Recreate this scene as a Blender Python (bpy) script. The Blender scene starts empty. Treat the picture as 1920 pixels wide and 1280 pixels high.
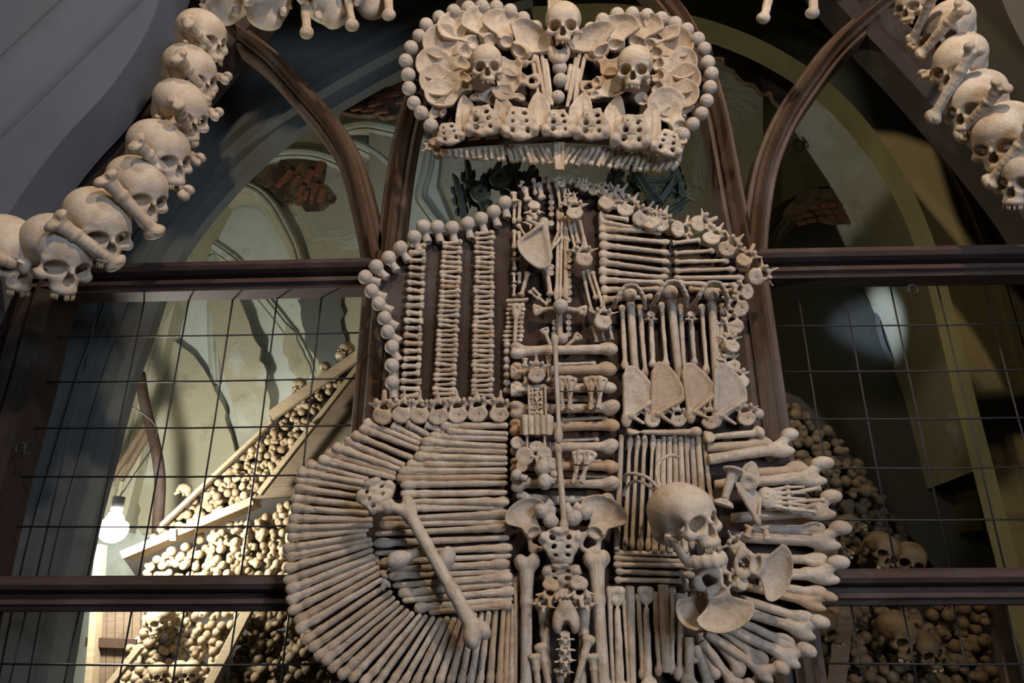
import bpy, bmesh, math, random
import numpy as np
from mathutils import Vector, Matrix, Euler

# ------------------------------------------------------------------ camera, world, lights, exposure
scene = bpy.context.scene
col = scene.collection
W, H = 1920, 1280
FPX = 1387.0
CAM = Vector((0.07, -2.0, 1.6))
CROT = Euler((math.radians(90 + 22), 0, math.radians(1.9)))
cd = bpy.data.cameras.new('camera'); cam = bpy.data.objects.new('camera', cd); col.objects.link(cam)
cam.location = CAM; cam.rotation_euler = CROT
cd.sensor_width = 36; cd.lens = FPX / W * 36; cd.clip_start = .02
scene.camera = cam
scene.view_settings.view_transform = 'Standard'; scene.view_settings.look = 'None'
scene.view_settings.gamma = 1; scene.view_settings.use_curve_mapping = False
scene.view_settings.exposure = 1.25
wd = bpy.data.worlds.new('world'); scene.world = wd; wd.use_nodes = True
wd.node_tree.nodes['Background'].inputs[0].default_value = (.45, .5, .6, 1)
wd.node_tree.nodes['Background'].inputs[1].default_value = 0.010

def lamp(name, kind, loc, energy, color, size=.1, target=None):
    l = bpy.data.lights.new(name, kind); l.energy = energy; l.color = color
    if kind == 'AREA': l.size = size
    else: l.shadow_soft_size = size
    o = bpy.data.objects.new(name, l); col.objects.link(o); o.location = loc
    if target: o.rotation_euler = (Vector(target) - Vector(loc)).to_track_quat('-Z', 'Y').to_euler()
    return o
# assumed chandelier bulbs of the nave, unseen above and behind the viewer
lamp('assumed_chandelier_light', 'POINT', (.95, -2.5, 4.45), 92, (1, .80, .62), .08)
lamp('assumed_chandelier_light', 'POINT', (-.8, -2.5, 4.6), 38, (1, .81, .64), .08)
# assumed cool daylight from an unseen nave window behind the viewer
lamp('assumed_daylight', 'AREA', (2.6, -4.2, 2.2), 42, (.62, .74, 1), 1.4, (-.3, 0, 2.2))

# ------------------------------------------------------------------ picture point -> place on a wall plane y = const
CR = CROT.to_matrix()
def U(px, py, y=0.0):
    d = CR @ Vector(((px - W / 2) / FPX, -(py - H / 2) / FPX, -1))
    return CAM + d * ((y - CAM.y) / d.y)
def UO(px, py, y, yo):        # seen against the edge at depth yo, laid on the plane y
    p = U(px, py, yo); p.y = y; return p
def mpp(px, py, y=0.0):
    return (U(px + 1, py, y) - U(px, py, y)).length

# ------------------------------------------------------------------ distance fields and surface nets
A = np.array
def ell(P, c, r):
    r = A(r, float); q = (P - A(c, float)) / r
    k0 = np.linalg.norm(q, axis=1); k1 = np.linalg.norm(q / r, axis=1)
    return k0 * (k0 - 1) / (k1 + 1e-9)
def cap(P, a, b, ra, rb=None):
    rb = ra if rb is None else rb
    a = A(a, float); b = A(b, float); ab = b - a
    t = np.clip(((P - a) @ ab) / (ab @ ab), 0, 1)
    return np.linalg.norm(P - a - t[:, None] * ab, axis=1) - (ra + (rb - ra) * t)
def smin(a, b, k):
    h = np.maximum(k - np.abs(a - b), 0) / k
    return np.minimum(a, b) - h * h * k * .25
def smax(a, b, k): return -smin(-a, -b, k)
def sub(a, b, k=.3): return smax(a, -b, k)
def un(k, *ds):
    d = ds[0]
    for e in ds[1:]: d = smin(d, e, k)
    return d
def poly2(x, y, pts):
    pts = A(pts, float); n = len(pts)
    d = np.full(x.shape, 1e9); s = np.ones(x.shape)
    for i in range(n):
        a = pts[i]; b = pts[i - 1]; e = b - a
        wx = x - a[0]; wy = y - a[1]
        t = np.clip((wx * e[0] + wy * e[1]) / (e @ e), 0, 1)
        d = np.minimum(d, (wx - e[0] * t) ** 2 + (wy - e[1] * t) ** 2)
        c1 = y >= a[1]; c2 = y < b[1]; c3 = e[0] * wy > e[1] * wx
        fl = (c1 & c2 & c3) | (~c1 & ~c2 & ~c3)
        s[fl] *= -1
    return s * np.sqrt(d)
def smooth_poly(pts, n=5):
    pts = [A(p, float) for p in pts]; out = []; m = len(pts)
    for i in range(m):
        p0, p1, p2, p3 = pts[i - 1], pts[i], pts[(i + 1) % m], pts[(i + 2) % m]
        for k in range(n):
            t = k / n
            out.append(.5 * ((2 * p1) + (-p0 + p2) * t + (2 * p0 - 5 * p1 + 4 * p2 - p3) * t * t + (-p0 + 3 * p1 - 3 * p2 + p3) * t ** 3))
    return out
def nets(f, lo, hi, h):
    lo = A(lo, float); hi = A(hi, float)
    n = np.ceil((hi - lo) / h).astype(int) + 1
    ax = [lo[i] + h * np.arange(n[i]) for i in range(3)]
    G = np.stack(np.meshgrid(*ax, indexing='ij'), -1).reshape(-1, 3)
    V = f(G).reshape(n)
    I = V < 0
    C = [(a, b, c) for a in (0, 1) for b in (0, 1) for c in (0, 1)]
    sl = lambda o: tuple(slice(o[i], n[i] - 1 + o[i]) for i in range(3))
    s = sum(I[sl(o)].astype(int) for o in C)
    act = np.argwhere((s > 0) & (s < 8))
    cv = {o: V[act[:, 0] + o[0], act[:, 1] + o[1], act[:, 2] + o[2]] for o in C}
    acc = np.zeros((len(act), 3)); cnt = np.zeros(len(act))
    for o in C:
        for k in range(3):
            if o[k] == 0:
                p = list(o); p[k] = 1; p = tuple(p)
                a, b = cv[o], cv[p]; m = (a < 0) != (b < 0)
                t = np.where(m, a / np.where(m, a - b, 1), 0)
                q = np.tile(A(o, float), (len(act), 1)); q[:, k] = t
                acc[m] += q[m]; cnt[m] += 1
    verts = lo + h * (act + acc / cnt[:, None])
    idx = np.full(n, -1); idx[act[:, 0], act[:, 1], act[:, 2]] = np.arange(len(act))
    faces = []
    for k in range(3):
        u, v = (k + 1) % 3, (k + 2) % 3
        s0 = [slice(None)] * 3; s1 = [slice(None)] * 3; s0[k] = slice(0, n[k] - 1); s1[k] = slice(1, n[k])
        e = np.argwhere(I[tuple(s0)] != I[tuple(s1)])
        e = e[(e[:, u] > 0) & (e[:, v] > 0) & (e[:, u] < n[u] - 1) & (e[:, v] < n[v] - 1)]
        du = np.zeros(3, int); du[u] = 1; dv = np.zeros(3, int); dv[v] = 1
        g = lambda q: idx[q[:, 0], q[:, 1], q[:, 2]]
        F = np.stack([g(e - du - dv), g(e - dv), g(e), g(e - du)], 1)
        ins = I[e[:, 0], e[:, 1], e[:, 2]]
        F[~ins] = F[~ins][:, ::-1]
        faces.append(F)
    F = np.concatenate(faces); F = F[(F >= 0).all(1)]
    return verts, F
def to_mesh(name, v, f, mat, smooth=True):
    me = bpy.data.meshes.new(name)
    me.from_pydata([tuple(p) for p in v], [], [tuple(int(i) for i in q) for q in f])
    if smooth: me.polygons.foreach_set('use_smooth', [True] * len(me.polygons))
    if mat: me.materials.append(mat)
    me.update(); return me

# ------------------------------------------------------------------ materials
def mat_new(name):
    m = bpy.data.materials.new(name); m.use_nodes = True
    nt = m.node_tree; b = nt.nodes['Principled BSDF']
    return m, nt, b
def node(nt, t, **kw):
    n = nt.nodes.new(t)
    for k, v in kw.items(): setattr(n, k, v)
    return n
def ramp(nt, stops, fac):
    r = node(nt, 'ShaderNodeValToRGB'); e = r.color_ramp.elements
    while len(e) < len(stops): e.new(.5)
    for i, (p, c) in enumerate(stops): e[i].position = p; e[i].color = (*c, 1)
    nt.links.new(fac, r.inputs[0]); return r.outputs[0]
def noise(nt, scale, detail=4, rough=.6, coord='Object', dist=0, vec=None):
    if vec is None:
        tc = node(nt, 'ShaderNodeTexCoord'); vec = tc.outputs[coord]
    n = node(nt, 'ShaderNodeTexNoise'); n.inputs['Scale'].default_value = scale
    n.inputs['Detail'].default_value = detail; n.inputs['Roughness'].default_value = rough; n.inputs['Distortion'].default_value = dist
    nt.links.new(vec, n.inputs['Vector']); return n.outputs[0]
def mixc(nt, a, b, fac, mode='MIX'):
    m = node(nt, 'ShaderNodeMix', data_type='RGBA', blend_type=mode)
    for s, v in ((6, a), (7, b)):
        if isinstance(v, tuple): m.inputs[s].default_value = (*v, 1)
        else: nt.links.new(v, m.inputs[s])
    if isinstance(fac, (int, float)): m.inputs[0].default_value = fac
    else: nt.links.new(fac, m.inputs[0])
    return m.outputs[2]
def bump(nt, b, h, strength, dist=.01):
    n = node(nt, 'ShaderNodeBump'); n.inputs['Strength'].default_value = strength; n.inputs['Distance'].default_value = dist
    nt.links.new(h, n.inputs['Height']); nt.links.new(n.outputs[0], b.inputs['Normal'])
def mult(nt, a, k):
    n = node(nt, 'ShaderNodeMath', operation='MULTIPLY'); nt.links.new(a, n.inputs[0]); n.inputs[1].default_value = k
    return n.outputs[0]
def world_pos(nt):
    return node(nt, 'ShaderNodeNewGeometry').outputs['Position']
def bone_mat(name, stops, stain, streak=True, dark=(.26, .165, .09)):
    m, nt, b = mat_new(name)
    oi = node(nt, 'ShaderNodeObjectInfo')
    base = ramp(nt, stops, oi.outputs['Random'])
    wp = world_pos(nt)
    n1 = noise(nt, 22, 5, .65, vec=wp)
    f1 = ramp(nt, [(.42, (0, 0, 0)), (.75, (1, 1, 1))], n1)
    c = mixc(nt, base, stain, f1)
    if streak:
        tc = node(nt, 'ShaderNodeTexCoord'); mp = node(nt, 'ShaderNodeMapping'); mp.inputs['Scale'].default_value = (2.2, 34, 34)
        nt.links.new(tc.outputs['Object'], mp.inputs['Vector'])
        cb = node(nt, 'ShaderNodeCombineXYZ'); nt.links.new(mult(nt, oi.outputs['Random'], 90), cb.inputs[0]); nt.links.new(mult(nt, oi.outputs['Random'], 37), cb.inputs[1])
        nt.links.new(cb.outputs[0], mp.inputs['Location'])
        sn = noise(nt, 1.6, 5, .7, vec=mp.outputs[0])
        c = mixc(nt, c, dark, mult(nt, ramp(nt, [(.50, (0, 0, 0)), (.66, (1, 1, 1))], sn), .5))
        blot = ramp(nt, [(.52, (0, 0, 0)), (.68, (1, 1, 1))], noise(nt, 60, 4, .7, vec=wp))
        c = mixc(nt, c, dark, mult(nt, blot, .28))
    n2 = noise(nt, 240, 3, .6, vec=wp)
    f2 = ramp(nt, [(.30, (.55, .5, .45)), (.42, (1, 1, 1))], n2)
    c = mixc(nt, c, f2, .45, 'MULTIPLY')
    nt.links.new(c, b.inputs['Base Color']); b.inputs['Roughness'].default_value = .62
    b.inputs['Specular IOR Level'].default_value = .3
    bump(nt, b, noise(nt, 130, 5, .65, vec=wp), .45, .005)
    return m
M_BONE = bone_mat('bone', [(0, (.62, .51, .38)), (.35, (.66, .56, .43)), (.62, (.56, .45, .32)), (.82, (.50, .44, .36)), (1, (.54, .36, .20))], (.40, .29, .18))
M_BALL = bone_mat('bone_head', [(0, (.58, .50, .40)), (1, (.50, .43, .35))], (.44, .36, .28), False)
M_SKULL = bone_mat('skull_bone', [(0, (.66, .55, .41)), (1, (.60, .51, .40))], (.48, .34, .20), False)
M_GREY = bone_mat('grey_bone', [(0, (.50, .46, .40)), (1, (.44, .40, .35))], (.36, .31, .26))
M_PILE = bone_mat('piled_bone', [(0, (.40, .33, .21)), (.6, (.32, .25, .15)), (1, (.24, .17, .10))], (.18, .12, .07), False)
M_DIM = bone_mat('dim_bone', [(0, (.17, .12, .058)), (1, (.11, .075, .038))], (.07, .045, .022), False)  # piled bone darkened in colour for the dim light on these heaps
M_TOOTH = bone_mat('tooth', [(0, (.50, .40, .26)), (1, (.38, .28, .17))], (.25, .16, .09))
def wood_mat(name, c1, c2, rough=.5, sc=(3, 3, 40)):
    m, nt, b = mat_new(name)
    mp = node(nt, 'ShaderNodeMapping'); mp.inputs['Scale'].default_value = sc
    nt.links.new(world_pos(nt), mp.inputs['Vector'])
    n1 = noise(nt, 3, 5, .65, vec=mp.outputs[0], dist=1.2)
    n2 = noise(nt, 3, 4, .6, vec=world_pos(nt))
    c = mixc(nt, c1, c2, ramp(nt, [(.35, (0, 0, 0)), (.68, (1, 1, 1))], n1))
    c = mixc(nt, c, (.6, .58, .55), mult(nt, ramp(nt, [(.5, (0, 0, 0)), (.8, (1, 1, 1))], n2), .12))
    nt.links.new(c, b.inputs['Base Color']); b.inputs['Roughness'].default_value = rough
    b.inputs['Specular IOR Level'].default_value = .22
    bump(nt, b, n1, .25, .004); return m
M_WOODV = wood_mat('mullion_wood', (.066, .036, .020), (.105, .064, .039), .5, (40, 40, 2.5))
M_WOODH = wood_mat('rail_wood', (.050, .029, .022), (.082, .052, .040), .72, (2.5, 40, 40))
M_BOARD = wood_mat('shield_board', (.036, .020, .013), (.054, .031, .020), .7, (30, 30, 3))
M_FRAME_SHADED = wood_mat('shaded_frame_wood', (.020, .013, .010), (.034, .022, .016), .7, (40, 40, 2.5))  # mullion wood darkened in colour for the shade on the arch frame
M_PLANK = wood_mat('pale_plank', (.26, .20, .12), (.36, .28, .18), .7, (3, 30, 30))
M_DPLANK = wood_mat('old_plank', (.10, .07, .045), (.15, .11, .07), .8, (3, 30, 30))
def plaster(name, a, b2, patch, psc=1.6, thr=(.5, .6), stain=(.1, .09, .07), bstr=.35):
    m, nt, b = mat_new(name); wp = world_pos(nt)
    c = mixc(nt, a, b2, noise(nt, 2.3, 6, .65, vec=wp))
    f = ramp(nt, [(thr[0], (0, 0, 0)), (thr[1], (1, 1, 1))], noise(nt, psc, 8, .62, vec=wp, dist=.6))
    c = mixc(nt, c, patch, f)
    d = ramp(nt, [(.56, (0, 0, 0)), (.74, (1, 1, 1))], noise(nt, 5.5, 8, .7, vec=wp))
    c = mixc(nt, c, stain, mult(nt, d, .55))
    nt.links.new(c, b.inputs['Base Color']); b.inputs['Roughness'].default_value = .9
    hgt = mixc(nt, noise(nt, 14, 8, .7, vec=wp), f, .5)
    bump(nt, b, hgt, bstr, .03); return m
M_NAVE = plaster('nave_plaster', (.105, .118, .145), (.125, .135, .16), (.095, .105, .13), 1.2, (.5, .7), (.09, .09, .105), .08)
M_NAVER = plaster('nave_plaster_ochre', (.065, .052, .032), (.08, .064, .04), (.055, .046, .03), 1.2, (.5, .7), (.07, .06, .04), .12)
M_GREYP = plaster('grey_plaster', (.115, .125, .112), (.092, .10, .09), (.072, .078, .066), 1.4, (.55, .7), (.07, .07, .06), .2)
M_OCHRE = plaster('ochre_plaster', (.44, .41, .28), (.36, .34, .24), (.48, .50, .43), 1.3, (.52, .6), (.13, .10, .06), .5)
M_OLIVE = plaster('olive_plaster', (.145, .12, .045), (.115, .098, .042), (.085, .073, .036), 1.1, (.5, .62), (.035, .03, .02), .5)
M_PALE = plaster('pale_plaster', (.58, .63, .54), (.52, .58, .52), (.54, .50, .36), 1.1, (.56, .64), (.30, .28, .20), .25)
M_MOULD = plaster('pale_moulding', (.50, .54, .47), (.44, .47, .40), (.42, .37, .24), 2.6, (.54, .64), (.2, .18, .12), .4)
def flat(name, c, rough=.6, metal=0):
    m, nt, b = mat_new(name); wp = world_pos(nt)
    n = noise(nt, 30, 4, .6, vec=wp)
    nt.links.new(mixc(nt, tuple(x * .75 for x in c), c, n), b.inputs['Base Color'])
    b.inputs['Roughness'].default_value = rough; b.inputs['Metallic'].default_value = metal; return m
M_WIRE = flat('iron_wire', (.035, .03, .028), .55, .3)
M_TIE = flat('binding_wire', (.05, .045, .045), .5, .5)
M_LEAF = flat('green_carving', (.075, .09, .055), .6)
M_BRICK = flat('brick', (.26, .115, .055), .85)
M_RUBBLE = plaster('rubble', (.14, .085, .045), (.20, .14, .08), (.07, .045, .028), 9, (.45, .6), (.04, .025, .015), .9)
M_CARD = flat('white_card', (.7, .7, .66), .7)
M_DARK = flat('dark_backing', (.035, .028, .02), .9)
M_SLATE = flat('dark_slot', (.02, .018, .015), .9)
mb, nt, b = mat_new('lit_bulb')
b.inputs['Base Color'].default_value = (1, 1, 1, 1); b.inputs['Emission Color'].default_value = (1, .97, .88, 1); b.inputs['Emission Strength'].default_value = 290
M_BULB = mb

# ------------------------------------------------------------------ objects, parts, labels
def tag(o, label, cat=None, group=None, kind=None):
    if label: o['label'] = label
    if cat: o['category'] = cat
    if group: o['group'] = group
    if kind: o['kind'] = kind
    return o
def thing(name, label, cat, loc, group=None):
    o = bpy.data.objects.new(name, None); col.objects.link(o); o.location = loc; o.empty_display_size = .05
    return tag(o, label, cat, group)
def put(name, me, mtx, parent=None):
    o = bpy.data.objects.new(name, me); col.objects.link(o)
    if parent is not None:
        o.parent = parent
        q = parent; inv = Matrix.Identity(4); ch = []
        while q is not None: ch.append(q); q = q.parent
        wm = Matrix.Identity(4)
        for q in reversed(ch): wm = wm @ q.matrix_basis
        o.matrix_basis = wm.inverted() @ mtx
    else: o.matrix_basis = mtx
    return o
def struct(name, me, label, cat='wall'):
    o = put(name, me, Matrix.Identity(4)); tag(o, label, cat, None, 'structure'); return o
PLATE = Matrix(((1, 0, 0, 0), (0, 0, -1, 0), (0, 1, 0, 0), (0, 0, 0, 1)))      # x right, y up, z towards the nave
LIB = {}
rnd = random.Random(7)
def wob(P, seed, fr, amp):
    r2 = random.Random(seed); d = 0
    for k in range(6):
        a = A([r2.gauss(0, 1) for _ in range(3)]) * fr * (1 if k < 3 else 2.3)
        d = d + np.sin(P @ a + r2.uniform(0, 6.3)) * (1 if k < 3 else .45)
    return d * amp
def lib_var(fn, kind, f, n, fr, amp, *args, **kw):
    res = []
    for k in range(n):
        fn(kind, (lambda P, k=k: f(P) + wob(P, k * 17 + 3, fr, amp)), *args, **kw); res.append(LIB[kind][0])
    LIB[kind] = (res,) + tuple(LIB[kind][1:])
def lib_long(kind, f, lo, hi, h, mat=None):
    v, fa = nets(f, lo, hi, h)
    x0, x1 = v[:, 0].min(), v[:, 0].max(); L = x1 - x0
    v = (v - A((x0, 0, 0))) / L
    LIB[kind] = (to_mesh(kind, v, fa, mat or M_BONE), v[:, 1].max() - v[:, 1].min())
def lib_plate(kind, f, lo, hi, h, mat=None, origin=None):
    v, fa = nets(f, lo, hi, h)
    wdt = v[:, 0].max() - v[:, 0].min()
    c = A(origin, float) if origin is not None else (v.max(0) + v.min(0)) / 2
    v = (v - c) / wdt
    LIB[kind] = (to_mesh(kind, v, fa, mat or M_BONE), 1.0, c, wdt)
def seg(name, kind, x0, y0, x1, y1, w, y, parent, roll=None, flip=None, y2=None, ends=1):
    """a long bone from one picture point to another on the plane at depth y (y2 at its far end); w = widest end in px"""
    p0 = U(x0, y0, y); p1 = U(x1, y1, y if y2 is None else y2)
    ex = p1 - p0; L = ex.length; ex.normalize()
    ez = Vector((0, -1, 0)); ez = (ez - ex * ez.dot(ex)).normalized(); ey = ez.cross(ex)
    me, w0 = LIB[kind][:2]
    if isinstance(me, list): me = rnd.choice(me)
    s = w * mpp((x0 + x1) / 2, (y0 + y1) / 2, y) / w0
    R = Matrix.Rotation(math.radians(roll if roll is not None else rnd.uniform(-14, 14)), 3, 'X')
    fy = flip if flip is not None else 1
    B = Matrix((ex, ey, ez)).transposed() @ R
    Mx = (B @ Matrix.Diagonal((L, s * fy, s))).to_4x4(); Mx.translation = p0
    return put(name, me, Mx, parent)
def plac(name, kind, x, y_, w, depth, parent, rot=0, pitch=0, yaw=0, sx=1, sy=1, sz=1):
    me = LIB[kind][0]
    if isinstance(me, list): me = rnd.choice(me)
    p = U(x, y_, depth); s = w * mpp(x, y_, depth)
    r = math.radians
    R = Matrix.Rotation(r(rot), 4, 'Z') @ Matrix.Rotation(r(pitch), 4, 'X') @ Matrix.Rotation(r(yaw), 4, 'Y')
    Mx = Matrix.Translation(p) @ PLATE @ R @ Matrix.Diagonal((s * sx, s * sy, s * sz, 1))
    return put(name, me, Mx, parent)
def catmull(pts, n=6):
    out = []; m = len(pts)
    P = [Vector(p) for p in pts]
    for i in range(m - 1):
        p0 = P[i - 1] if i else P[0] * 2 - P[1]; p1, p2 = P[i], P[i + 1]; p3 = P[i + 2] if i + 2 < m else P[-1] * 2 - P[-2]
        for k in range(n):
            t = k / n
            out.append(.5 * ((2 * p1) + (p2 - p0) * t + (2 * p0 - 5 * p1 + 4 * p2 - p3) * t * t + (3 * p1 - p0 - 3 * p2 + p3) * t ** 3))
    out.append(P[-1]); return out
def sweep(name, path, prof, mat, closed=True, smooth=False):
    """profile (across, towards the nave) swept along a path that lies in a wall plane"""
    v = []; f = []; n = len(prof); m = len(path)
    for i, p in enumerate(path):
        t = (path[min(i + 1, m - 1)] - path[max(i - 1, 0)]); t.y = 0; t.normalize()
        nr = Vector((-t.z, 0, t.x))
        for a, d in prof: v.append(p + nr * a + Vector((0, -d, 0)))
    for i in range(m - 1):
        for k in range(n if closed else n - 1):
            a = i * n + k; b2 = i * n + (k + 1) % n
            f.append((a, b2, b2 + n, a + n))
    if closed: f.append(tuple(range(n))[::-1]); f.append(tuple(range((m - 1) * n, m * n)))
    me = bpy.data.meshes.new(name); me.from_pydata(v, [], f)
    bm = bmesh.new(); bm.from_mesh(me); bmesh.ops.recalc_face_normals(bm, faces=bm.faces); bm.to_mesh(me); bm.free()
    if smooth: me.polygons.foreach_set('use_smooth', [True] * len(me.polygons))
    me.materials.append(mat); return me
def tube(name, pts, r, mat, sides=8, taper=None):
    v = []; f = []; m = len(pts); up0 = Vector((0, 1, 0))
    for i, p in enumerate(pts):
        t = (pts[min(i + 1, m - 1)] - pts[max(i - 1, 0)]).normalized()
        a = t.cross(up0)
        if a.length < .05: a = t.cross(Vector((1, 0, 0)))
        a.normalize(); b2 = a.cross(t)
        rr = r * (taper[i] if taper else 1)
        for k in range(sides):
            g = 2 * math.pi * k / sides; v.append(p + (a * math.cos(g) + b2 * math.sin(g)) * rr)
    for i in range(m - 1):
        for k in range(sides):
            f.append((i * sides + k, i * sides + (k + 1) % sides, (i + 1) * sides + (k + 1) % sides, (i + 1) * sides + k))
    f.append(tuple(range(sides))[::-1]); f.append(tuple(range((m - 1) * sides, m * sides)))
    me = bpy.data.meshes.new(name); me.from_pydata(v, [], f)
    bm = bmesh.new(); bm.from_mesh(me); bmesh.ops.recalc_face_normals(bm, faces=bm.faces); bm.to_mesh(me); bm.free()
    me.polygons.foreach_set('use_smooth', [len(p.vertices) == 4 for p in me.polygons])
    me.materials.append(mat); return me
def slab(name, pts, y0, y1, mat, at=None, bevel=0):
    """a board whose outline is given in picture points on the plane at depth `at`, from depth y0 (front) to y1"""
    q = [U(x, y, at if at is not None else y0) for x, y in pts]
    bm = bmesh.new()
    a = [bm.verts.new((p.x, y0, p.z)) for p in q]; b2 = [bm.verts.new((p.x, y1, p.z)) for p in q]
    n = len(q)
    bm.faces.new(a); bm.faces.new(b2[::-1])
    for i in range(n): bm.faces.new((a[i], b2[i], b2[(i + 1) % n], a[(i + 1) % n]))
    bmesh.ops.recalc_face_normals(bm, faces=bm.faces)
    if bevel: bmesh.ops.bevel(bm, geom=list(bm.edges), offset=bevel, segments=1, affect='EDGES')
    me = bpy.data.meshes.new(name); bm.to_mesh(me); bm.free(); me.materials.append(mat); return me
def box_mesh(name, sx, sy, sz, mat, bev=.1):
    bm = bmesh.new(); bmesh.ops.create_cube(bm, size=1, matrix=Matrix.Diagonal((sx, sy, sz, 1)))
    bmesh.ops.bevel(bm, geom=list(bm.edges), offset=bev * min(sx, sy, sz), segments=2, affect='EDGES')
    me = bpy.data.meshes.new(name); bm.to_mesh(me); bm.free(); me.materials.append(mat); return me
I4 = Matrix.Identity(4)

# ================================================================== bone library (distance fields, shared meshes)
def f_skull(P):
    X = np.abs(P[:, 0]); Q = P.copy(); Q[:, 0] = X
    d = ell(P, (0, 3.6, -1), (7.0, 6.7, 8.6))
    d = smin(d, ell(P, (0, 2.6, 4.6), (5.6, 4.4, 3.4)), 2.5)
    d = smin(d, ell(P, (0, -1.4, -6.2), (5.0, 3.4, 3.0)), 3)
    d = smin(d, cap(Q, (0.6, .9, 7.4), (4.6, 1.2, 5.9), .75), 1.1)
    d = smin(d, ell(P, (0, -3.0, 5.6), (3.3, 3.6, 2.6)), 1.6)
    d = smin(d, ell(P, (0, -5.7, 6.2), (2.9, 1.5, 2.5)), 1.2)
    d = smin(d, ell(Q, (4.9, -2.5, 5.2), (1.7, 1.5, 1.6)), 1.2)
    d = smin(d, cap(Q, (5.0, .9, 5.6), (5.1, -2.2, 5.3), .6), .8)
    d = smin(d, cap(Q, (5.8, -2.2, 4.4), (7.1, -1.6, -.4), .55), .6)
    d = smin(d, ell(Q, (5.2, -3.0, -1.6), (1.2, 1.9, 1.4)), 1.0)
    d = sub(d, ell(Q, (7.4, -.6, 3.0), (1.5, 2.6, 2.7)), 1.0)
    a = math.radians(-14); R = A(((math.cos(a), -math.sin(a), 0), (math.sin(a), math.cos(a), 0), (0, 0, 1)))
    d = sub(d, ell((Q - A((3.1, -.6, 8.0))) @ R, (0, 0, 0), (2.2, 1.88, 6.6)), .35)
    d = sub(d, un(.5, ell(P, (0, -3.3, 8.0), (1.3, 1.3, 4.6)), ell(P, (0, -2.2, 8.2), (.8, 1.5, 4.4))), .25)
    d = smin(d, cap(P, (0, .5, 7.5), (0, -1.1, 8.5), .55), .5)
    d = smin(d, cap(P, (0, -4.4, 6.0), (0, -2.6, 6.2), .18), .2)
    d = sub(d, ell(P, (0, -6.8, 2.6), (2.6, 2.2, 4.2)), .8)
    return d
lib_plate('skull', f_skull, (-8.2, -8.6, -11), (8.2, 11.4, 10), .32, M_SKULL, (0, 1.6, 0))
def f_teeth(P):
    d = None
    for i in range(12):
        if i in (3, 4, 7, 9): continue
        a = math.radians(-66 + 132 * i / 11)
        x = 2.75 * math.sin(a); z = 5.4 + 2.9 * math.cos(a)
        e = ell(P, (x, -7.2, z), (.34, .80, .38))
        d = e if d is None else np.minimum(d, e)
    return d
v, fa = nets(f_teeth, (-3.6, -8.6, 5), (3.6, -5.8, 9.2), .14)
c_, w_ = LIB['skull'][2:4]
LIB['teeth'] = (to_mesh('teeth', (v - c_) / w_, fa, M_TOOTH), 1)
def f_jaw(P):
    Q = P.copy(); Q[:, 0] = np.abs(P[:, 0])
    pts = [(0, -9.8, 8.0), (1.7, -9.7, 7.5), (3.0, -9.4, 5.8), (3.9, -9.0, 3.6), (4.7, -8.4, 1.4)]
    d = None
    for a, b2 in zip(pts[:-1], pts[1:]):
        e = cap(Q * A((1, .55, 1)), A(a) * A((1, .55, 1)), A(b2) * A((1, .55, 1)), .85)
        d = e if d is None else smin(d, e, .4)
    d = smin(d, cap(Q * A((1, 1, .55)), A((4.8, -8.2, 1.2)) * A((1, 1, .55)), A((5.4, -3.2, -.2)) * A((1, 1, .55)), .72), .5)
    d = smin(d, cap(Q, (5.4, -3.4, -.6), (5.6, -2.8, -.8), .7), .4)
    for i in range(10):
        a = math.radians(-62 + 124 * i / 9)
        d = np.minimum(d, ell(P, (3.1 * math.sin(a), -8.1, 4.9 + 2.7 * math.cos(a)), (.38, .9, .4)))
    return d
v, fa = nets(f_jaw, (-6.8, -11.6, -2.2), (6.8, -1.8, 9.4), .26)
LIB['jaw'] = (to_mesh('lower_jaw', (v - c_) / w_, fa, M_SKULL), 1)
# the jaw alone seen as an arch
v2 = v.copy(); v2 = np.stack([v[:, 0], v[:, 2], -v[:, 1]], 1); wj = v2[:, 0].max() - v2[:, 0].min()
LIB['arch_jaw'] = (to_mesh('mandible', (v2 - (v2.max(0) + v2.min(0)) / 2) / wj, fa, M_BONE), 1)

def f_femur(P):            # x: 0 distal .. 45 proximal, head towards +y
    d = cap(P, (3, 0, 0), (14, 0, .5), 2.5, 1.75)
    d = smin(d, cap(P, (14, 0, .5), (38, .1, .3), 1.75, 1.8), 1.5)
    d = un(1.6, d, ell(P, (1.6, 2.1, -.4), (2.6, 2.1, 3.0)), ell(P, (1.9, -2.1, -.4), (2.5, 2.0, 2.9)))
    d = sub(d, ell(P, (-.9, 0, -1.2), (2.0, .9, 2.6)), .6)
    d = un(1.5, d, ell(P, (40.5, -1.3, 0), (3.0, 1.8, 1.9)), cap(P, (39, .5, 0), (42.6, 3.7, .3), 1.7, 1.35))
    d = smin(d, ell(P, (37, 1.4, -.6), (1.2, .9, .9)), .8)
    return smin(d, ell(P, (43.3, 4.6, .4), (2.4, 2.4, 2.4)), .35)
lib_long('femur', f_femur, (-2, -5.2, -4.4), (47, 8, 4.2), .36)
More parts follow.
